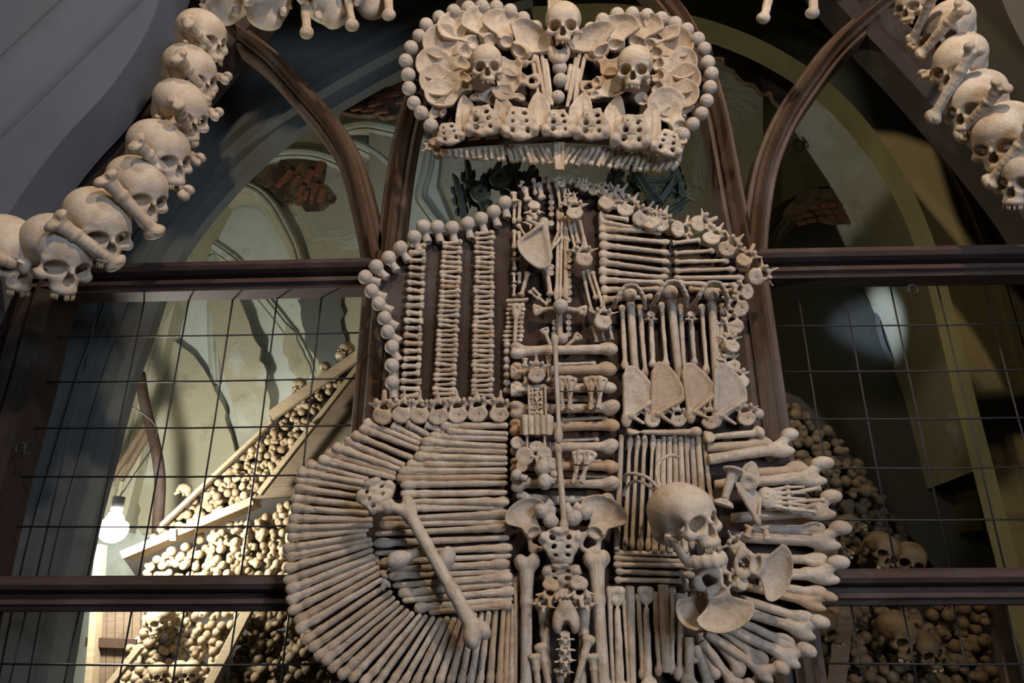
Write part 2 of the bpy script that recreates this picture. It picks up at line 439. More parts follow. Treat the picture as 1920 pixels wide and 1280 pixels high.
def f_femur2(P):           # shaft with rounded condyles at 0 and trochanter/head turned away at the far end
    d = cap(P, (4, 0, 0), (14, 0, .4), 2.3, 1.75)
    d = smin(d, cap(P, (14, 0, .4), (36, 0, .3), 1.75, 1.85), 1.5)
    d = un(1.6, d, ell(P, (2.2, 1.8, .6), (2.5, 1.9, 2.3)), ell(P, (2.2, -1.8, .6), (2.4, 1.8, 2.3)))
    d = sub(d, ell(P, (1.0, 0, 2.9), (2.6, .8, 1.3)), .7)
    d = un(1.6, d, ell(P, (39.2, .5, .9), (3.1, 2.7, 2.4)), ell(P, (38, -1.8, 0), (2.2, 1.2, 1.6)))
    return sub(d, cap(P, (38, -1, 3.2), (42, .8, 3.4), .45), .4)
lib_var(lib_long, 'femur_side', f_femur2, 3, .35, .06, (-2, -5, -3.6), (44, 5, 4.6), .36)
def f_tibia(P):
    d = cap(P, (2, 0, 0), (9, 0, .2), 2.3, 1.5)
    d = smin(d, cap(P, (9, 0, .2), (31, 0, 0), 1.5, 1.25), 1.5)
    d = un(1.5, d, ell(P, (1.5, 1.4, 0), (2.0, 1.8, 1.9)), ell(P, (1.6, -1.4, 0), (2.0, 1.7, 1.9)), ell(P, (34, 0, 0), (2.3, 1.9, 1.6)), ell(P, (35.3, 1.1, 0), (1.5, .7, .9)))
    d = smin(d, cap(P, (4, 0, 1.4), (20, .1, 1.1), .5, .3), .9)
    return sub(d, cap(P, (3, -1.2, 2.4), (30, -1.6, 1.5), .35), .4)
lib_var(lib_long, 'tibia', f_tibia, 3, .4, .06, (-1.4, -4, -3), (38, 4, 3.2), .34)
def f_shin(P):             # a slimmer long bone with one broad end, as in the fan
    d = cap(P, (1.2, 0, 0), (6, 0, .1), 1.7, 1.4)
    d = smin(d, cap(P, (6, 0, .1), (30, .1, 0), 1.4, 1.15), 1.2)
    d = un(1.2, d, ell(P, (.8, .5, 0), (1.7, 1.5, 1.5)), ell(P, (1.4, -.9, .3), (2.2, 1.1, 1.3)))
    d = sub(d, cap(P, (4, .9, 1.6), (29, 1.0, 1.1), .32), .4)
    return sub(d, ell(P, (9, -.2, 1.4), (.28, .28, .6)), .1)
lib_var(lib_long, 'shin', f_shin, 5, .35, .06, (-1.8, -3.2, -2.4), (32, 3.2, 2.6), .27)
def f_humerus(P):          # ball end at 0, flat hinge at 31
    d = cap(P, (3, 0, 0), (24, 0, 0), 1.35, 1.0)
    d = un(1.5, d, ell(P, (1.7, .5, .4), (2.2, 2.3, 2.2)), ell(P, (2.6, -1.7, .2), (1.7, 1.0, 1.2)))
    d = un(1.5, d, ell(P, (28, 0, 0), (2.6, 2.6, .95)), cap(P, (30, -1.6, .1), (30, 1.9, .1), .95))
    return sub(d, ell(P, (28.2, .2, 1.2), (1.1, .9, .6)), .5)
lib_var(lib_long, 'humerus', f_humerus, 2, .4, .05, (-1.6, -4.2, -2.8), (32.4, 4.2, 3.4), .3)
def f_ballend(P):          # upper end of an arm bone with its cut shaft
    d = cap(P, (3, 0, 0), (17, 0, 0), 1.55, 1.3)
    d = un(1.5, d, ell(P, (1.9, .5, .3), (2.3, 2.4, 2.2)), ell(P, (3.0, -1.6, .6), (1.8, 1.1, 1.2)))
    d = sub(d, cap(P, (1.5, -1.2, 2.5), (5, -.9, 1.9), .4), .4)
    return smax(d, P[:, 0] - 16, .2)
lib_var(lib_long, 'ball_end', f_ballend, 3, .45, .07, (-1.6, -4, -2.8), (18, 4, 3.2), .27)
def f_flareend(P):         # flared lower end of an arm bone with its cut shaft
    d = cap(P, (2, 0, 0), (17, 0, 0), 1.0, .95)
    d = un(1.5, d, ell(P, (2.6, 0, 0), (2.6, 2.2, .95)), cap(P, (.9, -1.4, .1), (.9, 1.6, .1), .95))
    return smax(sub(d, ell(P, (2.4, .2, 1.2), (1.1, .8, .6)), .5), P[:, 0] - 15, .2)
lib_long('flare_end', f_flareend, (-1.4, -3.8, -2), (17, 3.8, 2), .24)
def f_femend(P):           # upper half of a thigh bone: head towards +y
    d = cap(P, (-1, 0, .2), (17, .1, .2), 1.75, 1.85)
    d = un(1.5, d, ell(P, (19.5, -1.3, 0), (3.0, 1.9, 1.9)), cap(P, (18, .5, 0), (21.6, 3.7, .3), 1.8, 1.4))
    d = smin(d, ell(P, (16, 1.5, -.6), (1.2, .9, .9)), .8)
    d = smin(d, ell(P, (22.4, 4.6, .4), (2.5, 2.5, 2.5)), .35)
    return smax(sub(d, cap(P, (2, 1.0, 1.9), (15, .6, 2.0), .3), .4), -P[:, 0], .2)
lib_var(lib_long, 'femur_end', f_femend, 3, .4, .07, (-1.5, -4.6, -3), (26, 8, 3.6), .3)
def f_rod(P):
    d = cap(P, (1, 0, 0), (22, .25, .1), .76, .68)
    d = un(.9, d, ell(P, (.9, 0, 0), (1.2, 1.0, .9)), ell(P, (22.6, .1, 0), (1.6, 1.15, .9)))
    return sub(d, cap(P, (3, .3, .85), (20, .5, .85), .2), .25)
lib_var(lib_long, 'rod', f_rod, 4, .4, .04, (-.8, -2, -1.6), (25, 2, 1.8), .22)
def f_stick(P):            # a cut shaft
    d = cap(P, (0, 0, 0), (20, .2, 0), .75, .62)
    d = smax(d, np.maximum(-P[:, 0] - .1, P[:, 0] - 20), .15)
    return sub(d, cap(P, (0, .3, 1.0), (20, .6, .9), .25), .3)
lib_long('stick', f_stick, (-1, -1.6, -1.4), (21, 1.8, 1.6), .2)
def f_meta(P):             # finger / toe bone, long axis x
    d = cap(P, (.8, 0, 0), (5.6, .1, .1), .66, .58)
    return un(.6, d, ell(P, (.7, 0, 0), (.85, .95, .85)), ell(P, (5.8, .35, 0), (.72, .55, .75)), ell(P, (5.8, -.35, 0), (.7, .5, .75)))
lib_var(lib_long, 'metacarpal', f_meta, 4, 1.0, .05, (-.5, -1.5, -1.3), (7, 1.5, 1.3), .13)
def f_heel(P):             # broader short bone with one flared end
    d = cap(P, (.9, 0, 0), (5.2, .1, 0), .92, .82)
    return un(.8, d, ell(P, (.8, .05, .1), (1.0, 1.15, .9)), ell(P, (5.9, .75, 0), (.75, .75, .7)), ell(P, (5.8, -.7, 0), (.7, .7, .7)))
lib_var(lib_long, 'short_bone', f_heel, 3, 1.0, .06, (-.7, -2, -1.4), (7.2, 2, 1.4), .15)
def f_head(P):             # thigh-bone head with broken neck, ball at origin, neck along -y
    d = ell(P, (0, 0, 0), (2.4, 2.35, 2.4))
    d = smin(d, cap(P, (0, -1.2, -.4), (.3, -4.6, -.8), 1.05, 1.5), .4)
    d = sub(d, ell(P, (.4, -6.0, -.4), (1.6, .9, 1.6)), .4)
    return sub(d, ell(P, (.2, .7, 2.5), (.32, .32, .5)), .15)
lib_var(lib_plate, 'head_neck', f_head, 3, .6, .05, (-3, -6.4, -3.2), (3, 3, 3), .22, M_BALL, (0, 0, 0))
def f_bead(P):
    d = ell(P, (0, 0, 0), (2.4, 2.35, 2.3))
    d = sub(d, ell(P, (-.2, .4, 2.45), (.38, .3, .5)), .2)
    return sub(d, ell(P, (0, 0, -2.6), (2.2, 2.2, 1)), .3)
lib_plate('bead', f_bead, (-3, -3, -3), (3, 3, 3), .22, M_BALL, (0, 0, 0))
def f_vert(P):             # body at origin facing z, processes towards +y
    Q = P.copy(); Q[:, 0] = np.abs(P[:, 0])
    r = np.sqrt((P[:, 0] / 1.22) ** 2 + P[:, 1] ** 2)
    r = smax(r - 1.75, -(np.sqrt(P[:, 0] ** 2 + (P[:, 1] - 2.75) ** 2) - 1.15), .4)
    d = smax(r, np.abs(P[:, 2]) - .95, .35)
    d = sub(d, ell(P, (0, -.15, 1.45), (1.45, 1.1, .6)), .25)
    d = un(.5, d, cap(Q, (1.25, 1.0, -.2), (1.5, 2.6, -.3), .45), cap(Q, (1.5, 2.6, -.2), (.2, 3.4, -.1), .5))
    d = un(.5, d, cap(Q, (1.6, 2.4, -.2), (3.5, 2.9, .1), .45, .32), cap(P, (0, 3.3, -.1), (0, 5.4, .3), .5, .38))
    d = smin(d, ell(Q, (1.5, 3.2, .5), (.55, .7, .7)), .3)
    return sub(d, ell(P, (.2, -.1, 1.0), (.22, .22, .6)), .1)
lib_var(lib_plate, 'vertebra', f_vert, 3, .8, .07, (-4.6, -2.6, -1.8), (4.6, 6.4, 2), .19, M_BONE, (0, 0, 0))
def f_disc(P):
    r = np.sqrt(P[:, 0] ** 2 + P[:, 1] ** 2)
    d = smax(r - 1.5, np.abs(P[:, 2]) - .7, .35)
    return sub(d, ell(P, (0, 0, .9), (.75, .7, .45)), .25)
lib_plate('disc', f_disc, (-2, -2, -1.2), (2, 2, 1.2), .16)
def f_sacrum(P):           # wide base at -y, apex at +y, faces z
    Q = P.copy(); Q[:, 0] = np.abs(P[:, 0]); x, y = P[:, 0], P[:, 1]
    z0 = -.035 * y * y - .05 * x * x
    d2 = poly2(x, y, smooth_poly([(-4.8, -3.4), (-2.2, -4.2), (2.2, -4.2), (4.8, -3.4), (5.2, -1.0), (3.9, 1.2), (3.1, 3.6), (2.2, 5.0), (.8, 4.6), (-.9, 5.1), (-2.3, 4.8), (-3.1, 3.4), (-3.9, 1.2), (-5.2, -1.0)], 3))
    d = smax(d2, np.abs(P[:, 2] - z0) - .75, .7)
    d = smin(d, ell(P, (0, -3.9, .3), (2.3, 1.1, 1.0)), .6)
    for k, yy in enumerate((-1.9, .3, 2.5)):
        xx = 2.05 - .26 * k
        zc = -.035 * yy * yy - .05 * xx * xx
        d = sub(d, ell(Q, (xx, yy, zc + .4), (.72 - .05 * k, .62 - .05 * k, 2.2)), .35)
        d = sub(d, cap(Q, (0, yy + .9, zc + 1.0), (1.2, yy + .9, zc + .95), .16), .25)
    d = smin(d, ell(Q, (4.0, -2.0, -.6), (1.3, 1.5, 1.3)), .8)
    return d - .12 * np.sin(P[:, 0] * 1.7 + 1) * np.sin(P[:, 1] * 1.9)
lib_var(lib_plate, 'sacrum', f_sacrum, 3, .7, .10, (-6.4, -6, -4), (6.4, 7, 2.4), .24, M_BONE, (0, 0, 0))
def blade(P, outline, bend, thick, rim=.35, k=.5):
    x, y, z = P.T
    d2 = poly2(x, y, outline)
    z0 = bend(x, y)
    rimv = np.clip(1 + d2 / 1.6, 0, 1)
    return smax(d2, np.abs(z - z0) - (thick + rim * rimv), k)
OL = smooth_poly([(-6.2, 3.2), (-4.6, 6.6), (-1.0, 8.4), (3.2, 8.0), (6.2, 5.2), (6.6, 2.4), (4.4, .6), (2.4, -1.6), (1.8, -3.6), (-1.8, -3.6), (-2.4, -1.2), (-4.6, 1.0)], 4)
def f_ilium(P):            # hip-bone blade: fan towards +y, joint cup at the bottom
    d = blade(P, OL, lambda x, y: .11 * (y - 3) ** 2 * .5 + .035 * x * x - .9 * np.sin(x * .35 + .5), .34, .42)
    d = smin(d, ell(P, (0, -3.4, .6), (2.7, 2.6, 1.9)), 1.4)
    d = sub(d, ell(P, (.3, -4.2, 2.6), (1.9, 1.9, 1.9)), .4)
    return d
lib_var(lib_plate, 'ilium', f_ilium, 3, .4, .045, (-8, -7, -3.6), (8, 10, 7), .27, M_BONE, (0, 1, 0))
def f_hip(P):              # whole hip bone with the obturator opening
    d = f_ilium(P)
    ring = np.sqrt((np.sqrt(((P[:, 0] - .6) / 1.0) ** 2 + ((P[:, 1] + 7.6) / 1.15) ** 2) - 2.5) ** 2 + (P[:, 2] - .3) ** 2) - .75
    d = smin(d, ring, .9)
    return un(.9, d, ell(P, (-1.6, -9.4, .2), (1.6, 1.7, 1.0)), ell(P, (3.2, -7.4, .4), (1.2, 2.0, 1.0)))
lib_plate('hip_bone', f_hip, (-8, -13, -3.6), (8, 10, 7), .29, M_BONE, (0, -1, 0))
OS = smooth_poly([(-2.6, 7.0), (.2, 7.6), (3.4, 4.4), (5.0, .4), (4.4, -2.4), (1.4, -4.8), (-2.0, -7.0), (-3.2, -6.4), (-3.4, -3.0), (-3.2, 2.0)], 4)
def f_scapula(P):          # shoulder blade: broad plate, rim, spine and socket at the bottom left
    d = blade(P, OS, lambda x, y: .05 * (x - 1) ** 2 - .3, .28, .3)
    d = un(.8, d, cap(P, (4.6, -1.6, .5), (-2.0, -5.6, 1.5), .45, .6), cap(P, (-3.0, 4.8, .2), (-3.0, -5.5, .4), .5, .8))
    d = smin(d, ell(P, (-3.0, -6.8, .4), (1.4, 1.9, 1.1)), .8)
    return smin(d, cap(P, (-1.0, -6.0, 1.2), (1.4, -7.6, 1.9), .6, .4), .6)
lib_var(lib_plate, 'scapula', f_scapula, 2, .4, .03, (-5.8, -10, -2.6), (6.6, 9, 4), .28)
OP = smooth_poly([(-2.6, -4.5), (-2.9, -1.0), (-2.0, 2.4), (-.6, 4.8), (.9, 4.4), (2.5, 2.2), (3.2, -.6), (2.4, -4.0)], 4)
def f_petal(P):
    d = blade(P, OP, lambda x, y: .10 * x * x + .03 * y * y - .4, .30, .34)
    return smin(d, cap(P, (-1.0, -3.6, .2), (-.4, 2.5, .1), .4, .25), .8)
lib_var(lib_plate, 'petal', f_petal, 3, .5, .04, (-4.2, -6, -2), (4.4, 6, 4), .24)
def f_knob(P):             # the end of a stacked long bone, facing z, shaft running back
    d = cap(P, (0, 0, -6), (0, 0, -1.5), 1.3, 1.8)
    d = un(1.2, d, ell(P, (1.2, .2, 0), (1.7, 2.0, 1.7)), ell(P, (-1.3, 0, -.1), (1.7, 1.9, 1.6)))
    return sub(d, ell(P, (0, -.9, 1.6), (.7, 1.4, 1.3)), .5)
lib_plate('knob', f_knob, (-3.6, -2.9, -7.6), (3.6, 2.9, 2.4), .42, M_PILE, (0, 0, 0))
def f_knob2(P):
    d = cap(P, (.6, -2.2, -3), (0, 0, 0), 1.4, 1.6)
    return un(.7, d, ell(P, (0, .3, .2), (2.2, 2.1, 2.1)), ell(P, (1.9, -2.0, -.8), (1.2, 1.4, 1.3)))
lib_plate('knob_round', f_knob2, (-3, -4.6, -5.2), (4, 3.2, 3.2), .42, M_PILE, (0, 0, 0))
lib_plate('knob_dim', f_knob, (-3.6, -2.9, -7.6), (3.6, 2.9, 2.4), .5, M_DIM, (0, 0, 0)); lib_plate('knob_round_dim', f_knob2, (-3, -4.6, -5.2), (4, 3.2, 3.2), .5, M_DIM, (0, 0, 0))
LIB['dim_skull'] = (LIB['skull'][0].copy(), 1); LIB['dim_skull'][0].materials[0] = M_DIM
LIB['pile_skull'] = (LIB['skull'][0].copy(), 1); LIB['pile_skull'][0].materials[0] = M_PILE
OLF = smooth_poly([(0, -4.2), (1.2, -3.4), (2.5, -2.9), (2.6, -1.9), (1.7, -1.3), (2.7, -.9), (3.0, .2), (1.9, .7), (2.6, 1.3), (2.4, 2.5), (1.3, 2.5), (1.2, 3.8), (0, 4.6), (-1.2, 3.8), (-1.3, 2.5), (-2.4, 2.5), (-2.6, 1.3), (-1.9, .7), (-3.0, .2), (-2.7, -.9), (-1.7, -1.3), (-2.6, -1.9), (-2.5, -2.9), (-1.2, -3.4)], 3)
def f_leaf(P):
    x, y, z = P.T
    z0 = .06 * (y - 0) ** 2 + .45 * np.cos(x * 2.2) - .05 * x * x
    d = smax(poly2(x, y, OLF), np.abs(z - z0) - .30, .3)
    return smin(d, cap(P, (0, -4.6, 1.2), (0, 1.5, .5), .35, .2), .4)
lib_plate('leaf', f_leaf, (-4.2, -5.6, -1.6), (4.2, 5.6, 3.2), .2, M_LEAF, (0, 0, 0))
def f_hand(P):             # a bony hand: fused carpal block and five finger bones running to +x
    d = ell(P, (0, 0, 0), (2.0, 2.4, 1.0))
    for k in range(5):
        y = -2.0 + k; d = smin(d, cap(P, (.8, y * .8, 0), (4.4, y * 1.15, .5), .45, .38), .35)
        d = smin(d, ell(P, (4.6, y * 1.15, .5), (.6, .55, .55)), .25)
        d = smin(d, cap(P, (5.2, y * 1.2, .4), (8.2, y * 1.3, .0), .34, .26), .2)
    for k in range(4): d = sub(d, ell(P, (-1.0 + .5 * k, -1.5 + k, 1.0), (.3, .3, .4)), .2)
    return d
lib_plate('hand', f_hand, (-3, -4.4, -1.8), (9.4, 4.4, 1.8), .2)
def f_talus(P):
    d = ell(P, (0, 0, 0), (3.0, 3.0, 1.8))
    d = un(.8, d, ell(P, (-2.0, -1.4, .2), (1.4, 2.2, 1.6)), ell(P, (2.0, -1.4, .2), (1.4, 2.2, 1.6)), ell(P, (0, 2.0, .5), (1.8, 1.6, 1.6)))
    return sub(d, ell(P, (0, -3.2, .6), (1.2, 2.4, 2.6)), .6)
lib_plate('ankle_bone', f_talus, (-4.4, -4.6, -2.8), (4.4, 4.6, 3), .26)

# ================================================================== setting: nave wall, chapel arch, vault, floor
def poly_wall(name, pts, y0, y1, mat, label): return struct(name, slab(name, pts, y0, y1, mat, y1), label)
LEDGE = [tuple(p)[:2] for p in catmull([(400, -200, 0), (372, -60, 0), (350, 20, 0), (318, 120, 0), (253, 224, 0), (175, 312, 0), (110, 400, 0), (50, 500, 0), (-10, 640, 0), (-60, 820, 0), (-120, 1080, 0), (-165, 1330, 0)], 4)]
poly_wall('wall_left', LEDGE + [(-1100, 1330), (-1100, -400), (420, -400)], -.23, -.08, M_NAVE, 'pale grey plastered nave wall left of the arch')
REDGE = [tuple(p)[:2] for p in catmull([(1740, -200, 0), (1775, -80, 0), (1805, 0, 0), (1845, 110, 0), (1900, 210, 0), (1965, 310, 0), (2040, 430, 0), (2110, 600, 0), (2180, 820, 0), (2250, 1080, 0), (2300, 1330, 0)], 4)]
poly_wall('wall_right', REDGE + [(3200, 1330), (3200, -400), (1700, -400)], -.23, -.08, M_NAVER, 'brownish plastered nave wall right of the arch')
struct('wall_front', slab('wall_front', [(350, -12), (420, -40), (560, -55), (800, -65), (1070, -70), (1300, -65), (1550, -55), (1720, -40), (1802, -12), (1802, -900), (350, -900)], -.22, -.08, M_NAVE, -.08), 'nave wall above the arch, lower edge dropped out of view to shade the chapel')  # unseen lower edge set low to keep chandelier light off the upper chapel
# broad plaster rib crossing the nave wall, upper left
rib = [U(x, y, -.23) for x, y in ((-900, 1100), (-620, 780), (-430, 580), (-260, 420), (-120, 300), (0, 190), (110, 85), (210, -10), (330, -130), (430, -240))]
o = struct('trim_1', sweep('trim_1', catmull(rib, 5), [(-.11, -.05), (-.11, .01), (-.085, .035), (-.05, .03), (-.03, .05), (.03, .07), (.07, .05), (.09, .02), (.11, .01), (.11, -.05)], M_NAVE, True, True), 'rounded plaster rib running up the grey nave wall', 'trim')
# chapel arch behind the screen: left leg grey, right leg olive
ARL = [(110, 1420), (135, 1250), (160, 1100), (184, 985), (214, 870), (239, 774), (259, 705), (288, 626), (311, 557), (337, 500), (364, 455), (410, 396), (475, 325), (525, 280), (575, 244), (660, 192), (753, 140), (860, 85), (1000, 45)]
ARR = [(1000, 45), (1150, 40), (1290, 62), (1400, 100), (1490, 150), (1560, 205), (1625, 280), (1685, 375), (1732, 490), (1764, 610), (1795, 740), (1835, 900), (1875, 1060), (1935, 1300), (1960, 1420)]
APROF = [(2.2, 0), (.20, 0), (.195, -.03), (.16, -.03), (.15, .0), (.115, .0), (.11, -.04), (.075, -.04), (.07, -.02), (.05, -.02), (.045, -.07), (0, -.09), (0, -.14)]
struct('wall_chapel_left', sweep('wall_chapel_left', catmull([UO(x, y, .45, .57) for x, y in ARL], 4), APROF, M_GREYP, False), 'grey moulded plaster arch behind the screen, left leg')
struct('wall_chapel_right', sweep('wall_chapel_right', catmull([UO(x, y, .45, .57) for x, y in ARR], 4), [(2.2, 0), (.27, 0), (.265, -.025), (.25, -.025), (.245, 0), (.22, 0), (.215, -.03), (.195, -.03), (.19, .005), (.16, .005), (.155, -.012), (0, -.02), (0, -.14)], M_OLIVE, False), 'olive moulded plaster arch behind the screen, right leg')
# vault, back wall, floor
v = []; f = []
NA = 24
for k in range(NA + 1):
    a = math.pi * k / NA
    for y in (.60, 2.9): v.append((-2.3 * math.cos(a), y, 2.4 + 3.9 * math.sin(a)))
for k in range(NA): f.append((2 * k, 2 * k + 1, 2 * k + 3, 2 * k + 2))
struct('ceiling', to_mesh('ceiling', v, f, M_OCHRE), 'barrel vault of the side chapel', 'ceiling')
def quad(name, pts, mat, label, cat='wall'):
    me = bpy.data.meshes.new(name); me.from_pydata(pts, [], [tuple(range(len(pts)))]); me.materials.append(mat); return struct(name, me, label, cat)
quad('wall_back', [(-3, 2.31, -.1), (.35, 2.31, -.1), (.35, 2.31, 6.6), (-3, 2.31, 6.6)], M_PALE, 'pale plaster back wall inside the left niche')
quad('wall_back_right', [(.35, 2.31, -.1), (3, 2.31, -.1), (3, 2.31, 6.6), (.35, 2.31, 6.6)], M_GREYP, 'grey plaster back wall inside the right niche')
quad('floor', [(-6, -6, 0), (6, -6, 0), (6, 3, 0), (-6, 3, 0)], M_DARK, 'dark stone floor', 'floor')
NL = [(250, 1000), (280, 880), (300, 780), (322, 680), (345, 580), (372, 490), (400, 420), (438, 386), (475, 383), (508, 410), (534, 455), (551, 491), (567, 550), (583, 610), (597, 675), (606, 740), (612, 860), (616, 1000)]
NPROF = [(1.25, .0), (.17, .0), (.16, -.05), (.10, -.05), (.085, .0), (.07, .01), (.055, .0), (.045, .012), (.03, .012), (.015, -.01), (0, -.02), (0, -.16)]
wl = struct('wall_niche_left', sweep('wall_niche_left', catmull([UO(x, y, 2.13, 2.27) for x, y in NL], 3), NPROF, M_OCHRE, False), 'ochre plaster wall with a pale arched niche, crumbling to brick')
NR = [(1395, 1000), (1400, 760), (1415, 600), (1440, 510), (1475, 445), (1540, 412), (1610, 420), (1665, 465), (1705, 530), (1735, 600), (1760, 690), (1780, 800), (1800, 1000)]
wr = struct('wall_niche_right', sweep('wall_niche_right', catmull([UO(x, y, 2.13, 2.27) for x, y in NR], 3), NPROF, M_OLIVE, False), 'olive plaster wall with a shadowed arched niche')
poly_wall('wall_middle', [(700, -420), (1420, -420), (1420, 1300), (700, 1300)], 2.08, 2.22, M_OCHRE, 'ochre plaster wall behind the coat of arms')
MP = [(-.04, -.03), (-.04, .0), (-.03, .015), (-.02, .005), (-.01, .02), (.01, .025), (.02, .01), (.03, .015), (.04, .0), (.04, -.03)]
def moulding(n, pts, y, k=1.0, mat=M_MOULD, lab=''):
    struct('trim_%d' % n, sweep('trim', catmull([U(a, b, y) for a, b in pts], 5), [(p * k, q * k) for p, q in MP], mat), lab, 'trim')
moulding(2, [(452, 322), (480, 303), (520, 290), (565, 287), (612, 295), (660, 318)], 2.12, 1.1, lab='pale arched moulding above the exposed bricks')
moulding(3, [(640, 262), (690, 282), (730, 312), (765, 352), (800, 420)], 2.10, 1.1, lab='pale curved moulding right of the exposed bricks')
moulding(4, [(630, 246), (680, 236), (720, 241), (775, 256), (830, 285)], 2.08, 1.3, lab='pale arched moulding under the crumbling brickwork')
moulding(5, [(392, 400), (386, 430), (384, 446), (400, 462), (446, 497), (490, 556), (530, 606), (560, 650), (590, 720)], 2.30, 1.1, lab='moulded plaster rib slanting down across the pale niche')
moulding(6, [(400, 480), (398, 560), (400, 640), (405, 720)], 2.30, .9, lab='upright moulded plaster rib inside the pale niche')
moulding(7, [(808, 268), (800, 320), (788, 368), (800, 392), (832, 436), (860, 480)], 2.06, 1.1, lab='bent moulded plaster rib beside the carved leaves')
moulding(9, [(1650, 500), (1655, 560), (1662, 620), (1680, 665), (1715, 695), (1760, 690)], 2.29, 1.2, M_GREYP, 'curved moulded rib inside the shadowed niche')
struct('trim_10', slab('trim_10', [(786, 255), (812, 296), (824, 300), (818, 350), (838, 400), (858, 450), (735, 450), (745, 330)], 2.06, 2.10, M_PALE), 'pale blue-green plaster panel with a broken edge', 'trim')
def peel(n, pts, y, mat, lab, k=9):
    r2 = random.Random(n); out = []
    m = len(pts)
    for i in range(m):
        (x0, y0), (x1, y1) = pts[i], pts[(i + 1) % m]; s = max(2, int(math.hypot(x1 - x0, y1 - y0) / 14))
        for j in range(s): out.append((x0 + (x1 - x0) * j / s + r2.uniform(-k, k) * .5, y0 + (y1 - y0) * j / s + r2.uniform(-k, k) * .5))
    struct('trim_%d' % n, slab('trim', out, y, y + .03, mat), lab, 'trim')
peel(11, [(256, 700), (285, 630), (330, 640), (385, 690), (420, 770), (440, 860), (455, 900), (330, 1000), (262, 1000)], 2.24, M_OCHRE, 'ragged ochre plaster coat on the lower left of the niche')
peel(12, [(390, 560), (440, 548), (470, 600), (498, 700), (510, 800), (480, 870), (455, 860), (440, 760), (410, 660)], 2.20, M_OCHRE, 'ochre plaster strip standing in for the shadowed pillar in the niche')  # slab put in for a shadowed pillar, in plain ochre plaster
peel(13, [(560, 560), (590, 545), (640, 560), (650, 700), (600, 690), (575, 640)], 2.10, M_GREYP, 'grey-green plaster at the right edge of the niche')  # grey plaster slab, darker than the niche around it
peel(14, [(560, 640), (585, 700), (560, 720), (530, 660), (540, 610)], 2.27, M_OCHRE, 'crumbled end of the slanting plaster rib')
# exposed bricks
BR = box_mesh('brick', 1, .5, .45, M_BRICK, .14)
def brick(x, y, w, rot, depth, parent, k=1.0):
    s = w * mpp(x, y, depth)
    Mx = Matrix.Translation(U(x, y, depth)) @ PLATE @ Matrix.Rotation(math.radians(rot), 4, 'Z') @ Matrix.Diagonal((s, s * k, s * .5, 1)) @ PLATE.inverted()
    put('brick', BR, Mx, parent)
peel(15, [(470, 345), (500, 308), (560, 292), (618, 300), (604, 345), (626, 366), (626, 386), (575, 396), (530, 378), (500, 352)], 2.122, M_RUBBLE, 'patch of bare rubble where plaster has fallen beside the left tracery rib', 12)
peel(16, [(630, 206), (680, 186), (730, 158), (790, 140), (800, 215), (720, 218), (660, 214)], .93, M_RUBBLE, 'band of bare rubble left of the crown', 8)
peel(17, [(1320, 50), (1380, 60), (1470, 110), (1530, 180), (1480, 200), (1400, 150), (1340, 100)], .66, M_RUBBLE, 'crumbled plaster patch right of the crown', 14)
peel(18, [(1470, 400), (1500, 360), (1580, 345), (1660, 375), (1690, 430), (1600, 415), (1520, 415)], 2.125, M_RUBBLE, 'bare rubble above the shadowed niche', 10)
for (x, y, w, r) in [(600, 317, 30, 76), (581, 330, 26, 72), (597, 340, 20, 76), (592, 354, 20, 74), (577, 348, 20, 72), (605, 366, 28, 82), (587, 366, 18, 80), (619, 376, 16, 86), (574, 366, 18, 80), (585, 378, 14, 84), (565, 358, 22, 70), (562, 376, 20, 74), (556, 340, 24, 66), (543, 352, 24, 66), (540, 330, 26, 60), (528, 342, 24, 58), (560, 318, 24, 62), (524, 320, 24, 50)]:
    brick(x, y, w * 1.12, r, 2.115 + rnd.uniform(0, .03), wl)
for (x, y, w, r) in [(690, 205, 26, 8), (715, 208, 26, 6), (741, 206, 24, 8), (703, 194, 26, 12), (728, 193, 26, 10), (752, 190, 22, 8), (716, 181, 24, 12), (738, 178, 24, 12), (668, 203, 22, 10), (757, 175, 22, 12), (746, 163, 22, 14)]:
    brick(x, y, w, r, .92 + rnd.uniform(0, .02), wl)
for i in range(10):
    for j in range(3):
        brick(1490 + i * 18 + j * 7, 384 + j * 11 + (i - 5) ** 2 * .5, 17, -2 - (i - 5) * 2, 2.115 + rnd.uniform(0, .02), wr)
for (x, y) in [(1340, 62), (1366, 72), (1392, 84), (1418, 96), (1444, 108), (1352, 84), (1380, 96), (1408, 108), (1436, 122), (1462, 136)]:
    brick(x, y, 25, -25, .655 + rnd.uniform(0, .02), wr)

# ================================================================== wooden tracery screen
scr = thing('wooden_screen', 'dark brown wooden Gothic tracery screen filling the arch behind the bone shield', 'screen', (0, 0, 0))
def wood(name, pts, prof, mat, y=0.0, n=6):
    return put(name, sweep(name, catmull([U(a, b, y) for a, b in pts], n), prof, mat), I4, scr)
MUL = [(-.052, -.06), (-.052, .0), (-.046, .012), (-.030, .012), (-.026, .03), (-.012, .04), (.0, .062), (.012, .04), (.026, .03), (.030, .012), (.046, .012), (.052, .0), (.052, -.06)]
RIB = [(a * .78, b) for a, b in MUL]
RAILU = [(.045, -.05), (.045, .01), (.043, .035), (.034, .052), (.018, .058), (.006, .05), (.001, .03), (-.001, .0), (-.012, .0), (-.014, .028), (-.03, .034), (-.036, .022), (-.047, .018), (-.047, -.05)]
wood('upper_rail', [(60, 531), (690, 517), (1430, 501), (2090, 490)], RAILU, M_WOODH)
wood('lower_rail', [(-160, 1112), (560, 1110), (1560, 1100), (2260, 1096)], [(a * .95, b) for a, b in RAILU], M_WOODH)
def vline(px, py, py2):       # straight upright through a picture point, ending at the height of py2
    p = U(px, py, 0); q = U(px, py2, 0); q.x = p.x; return p, q
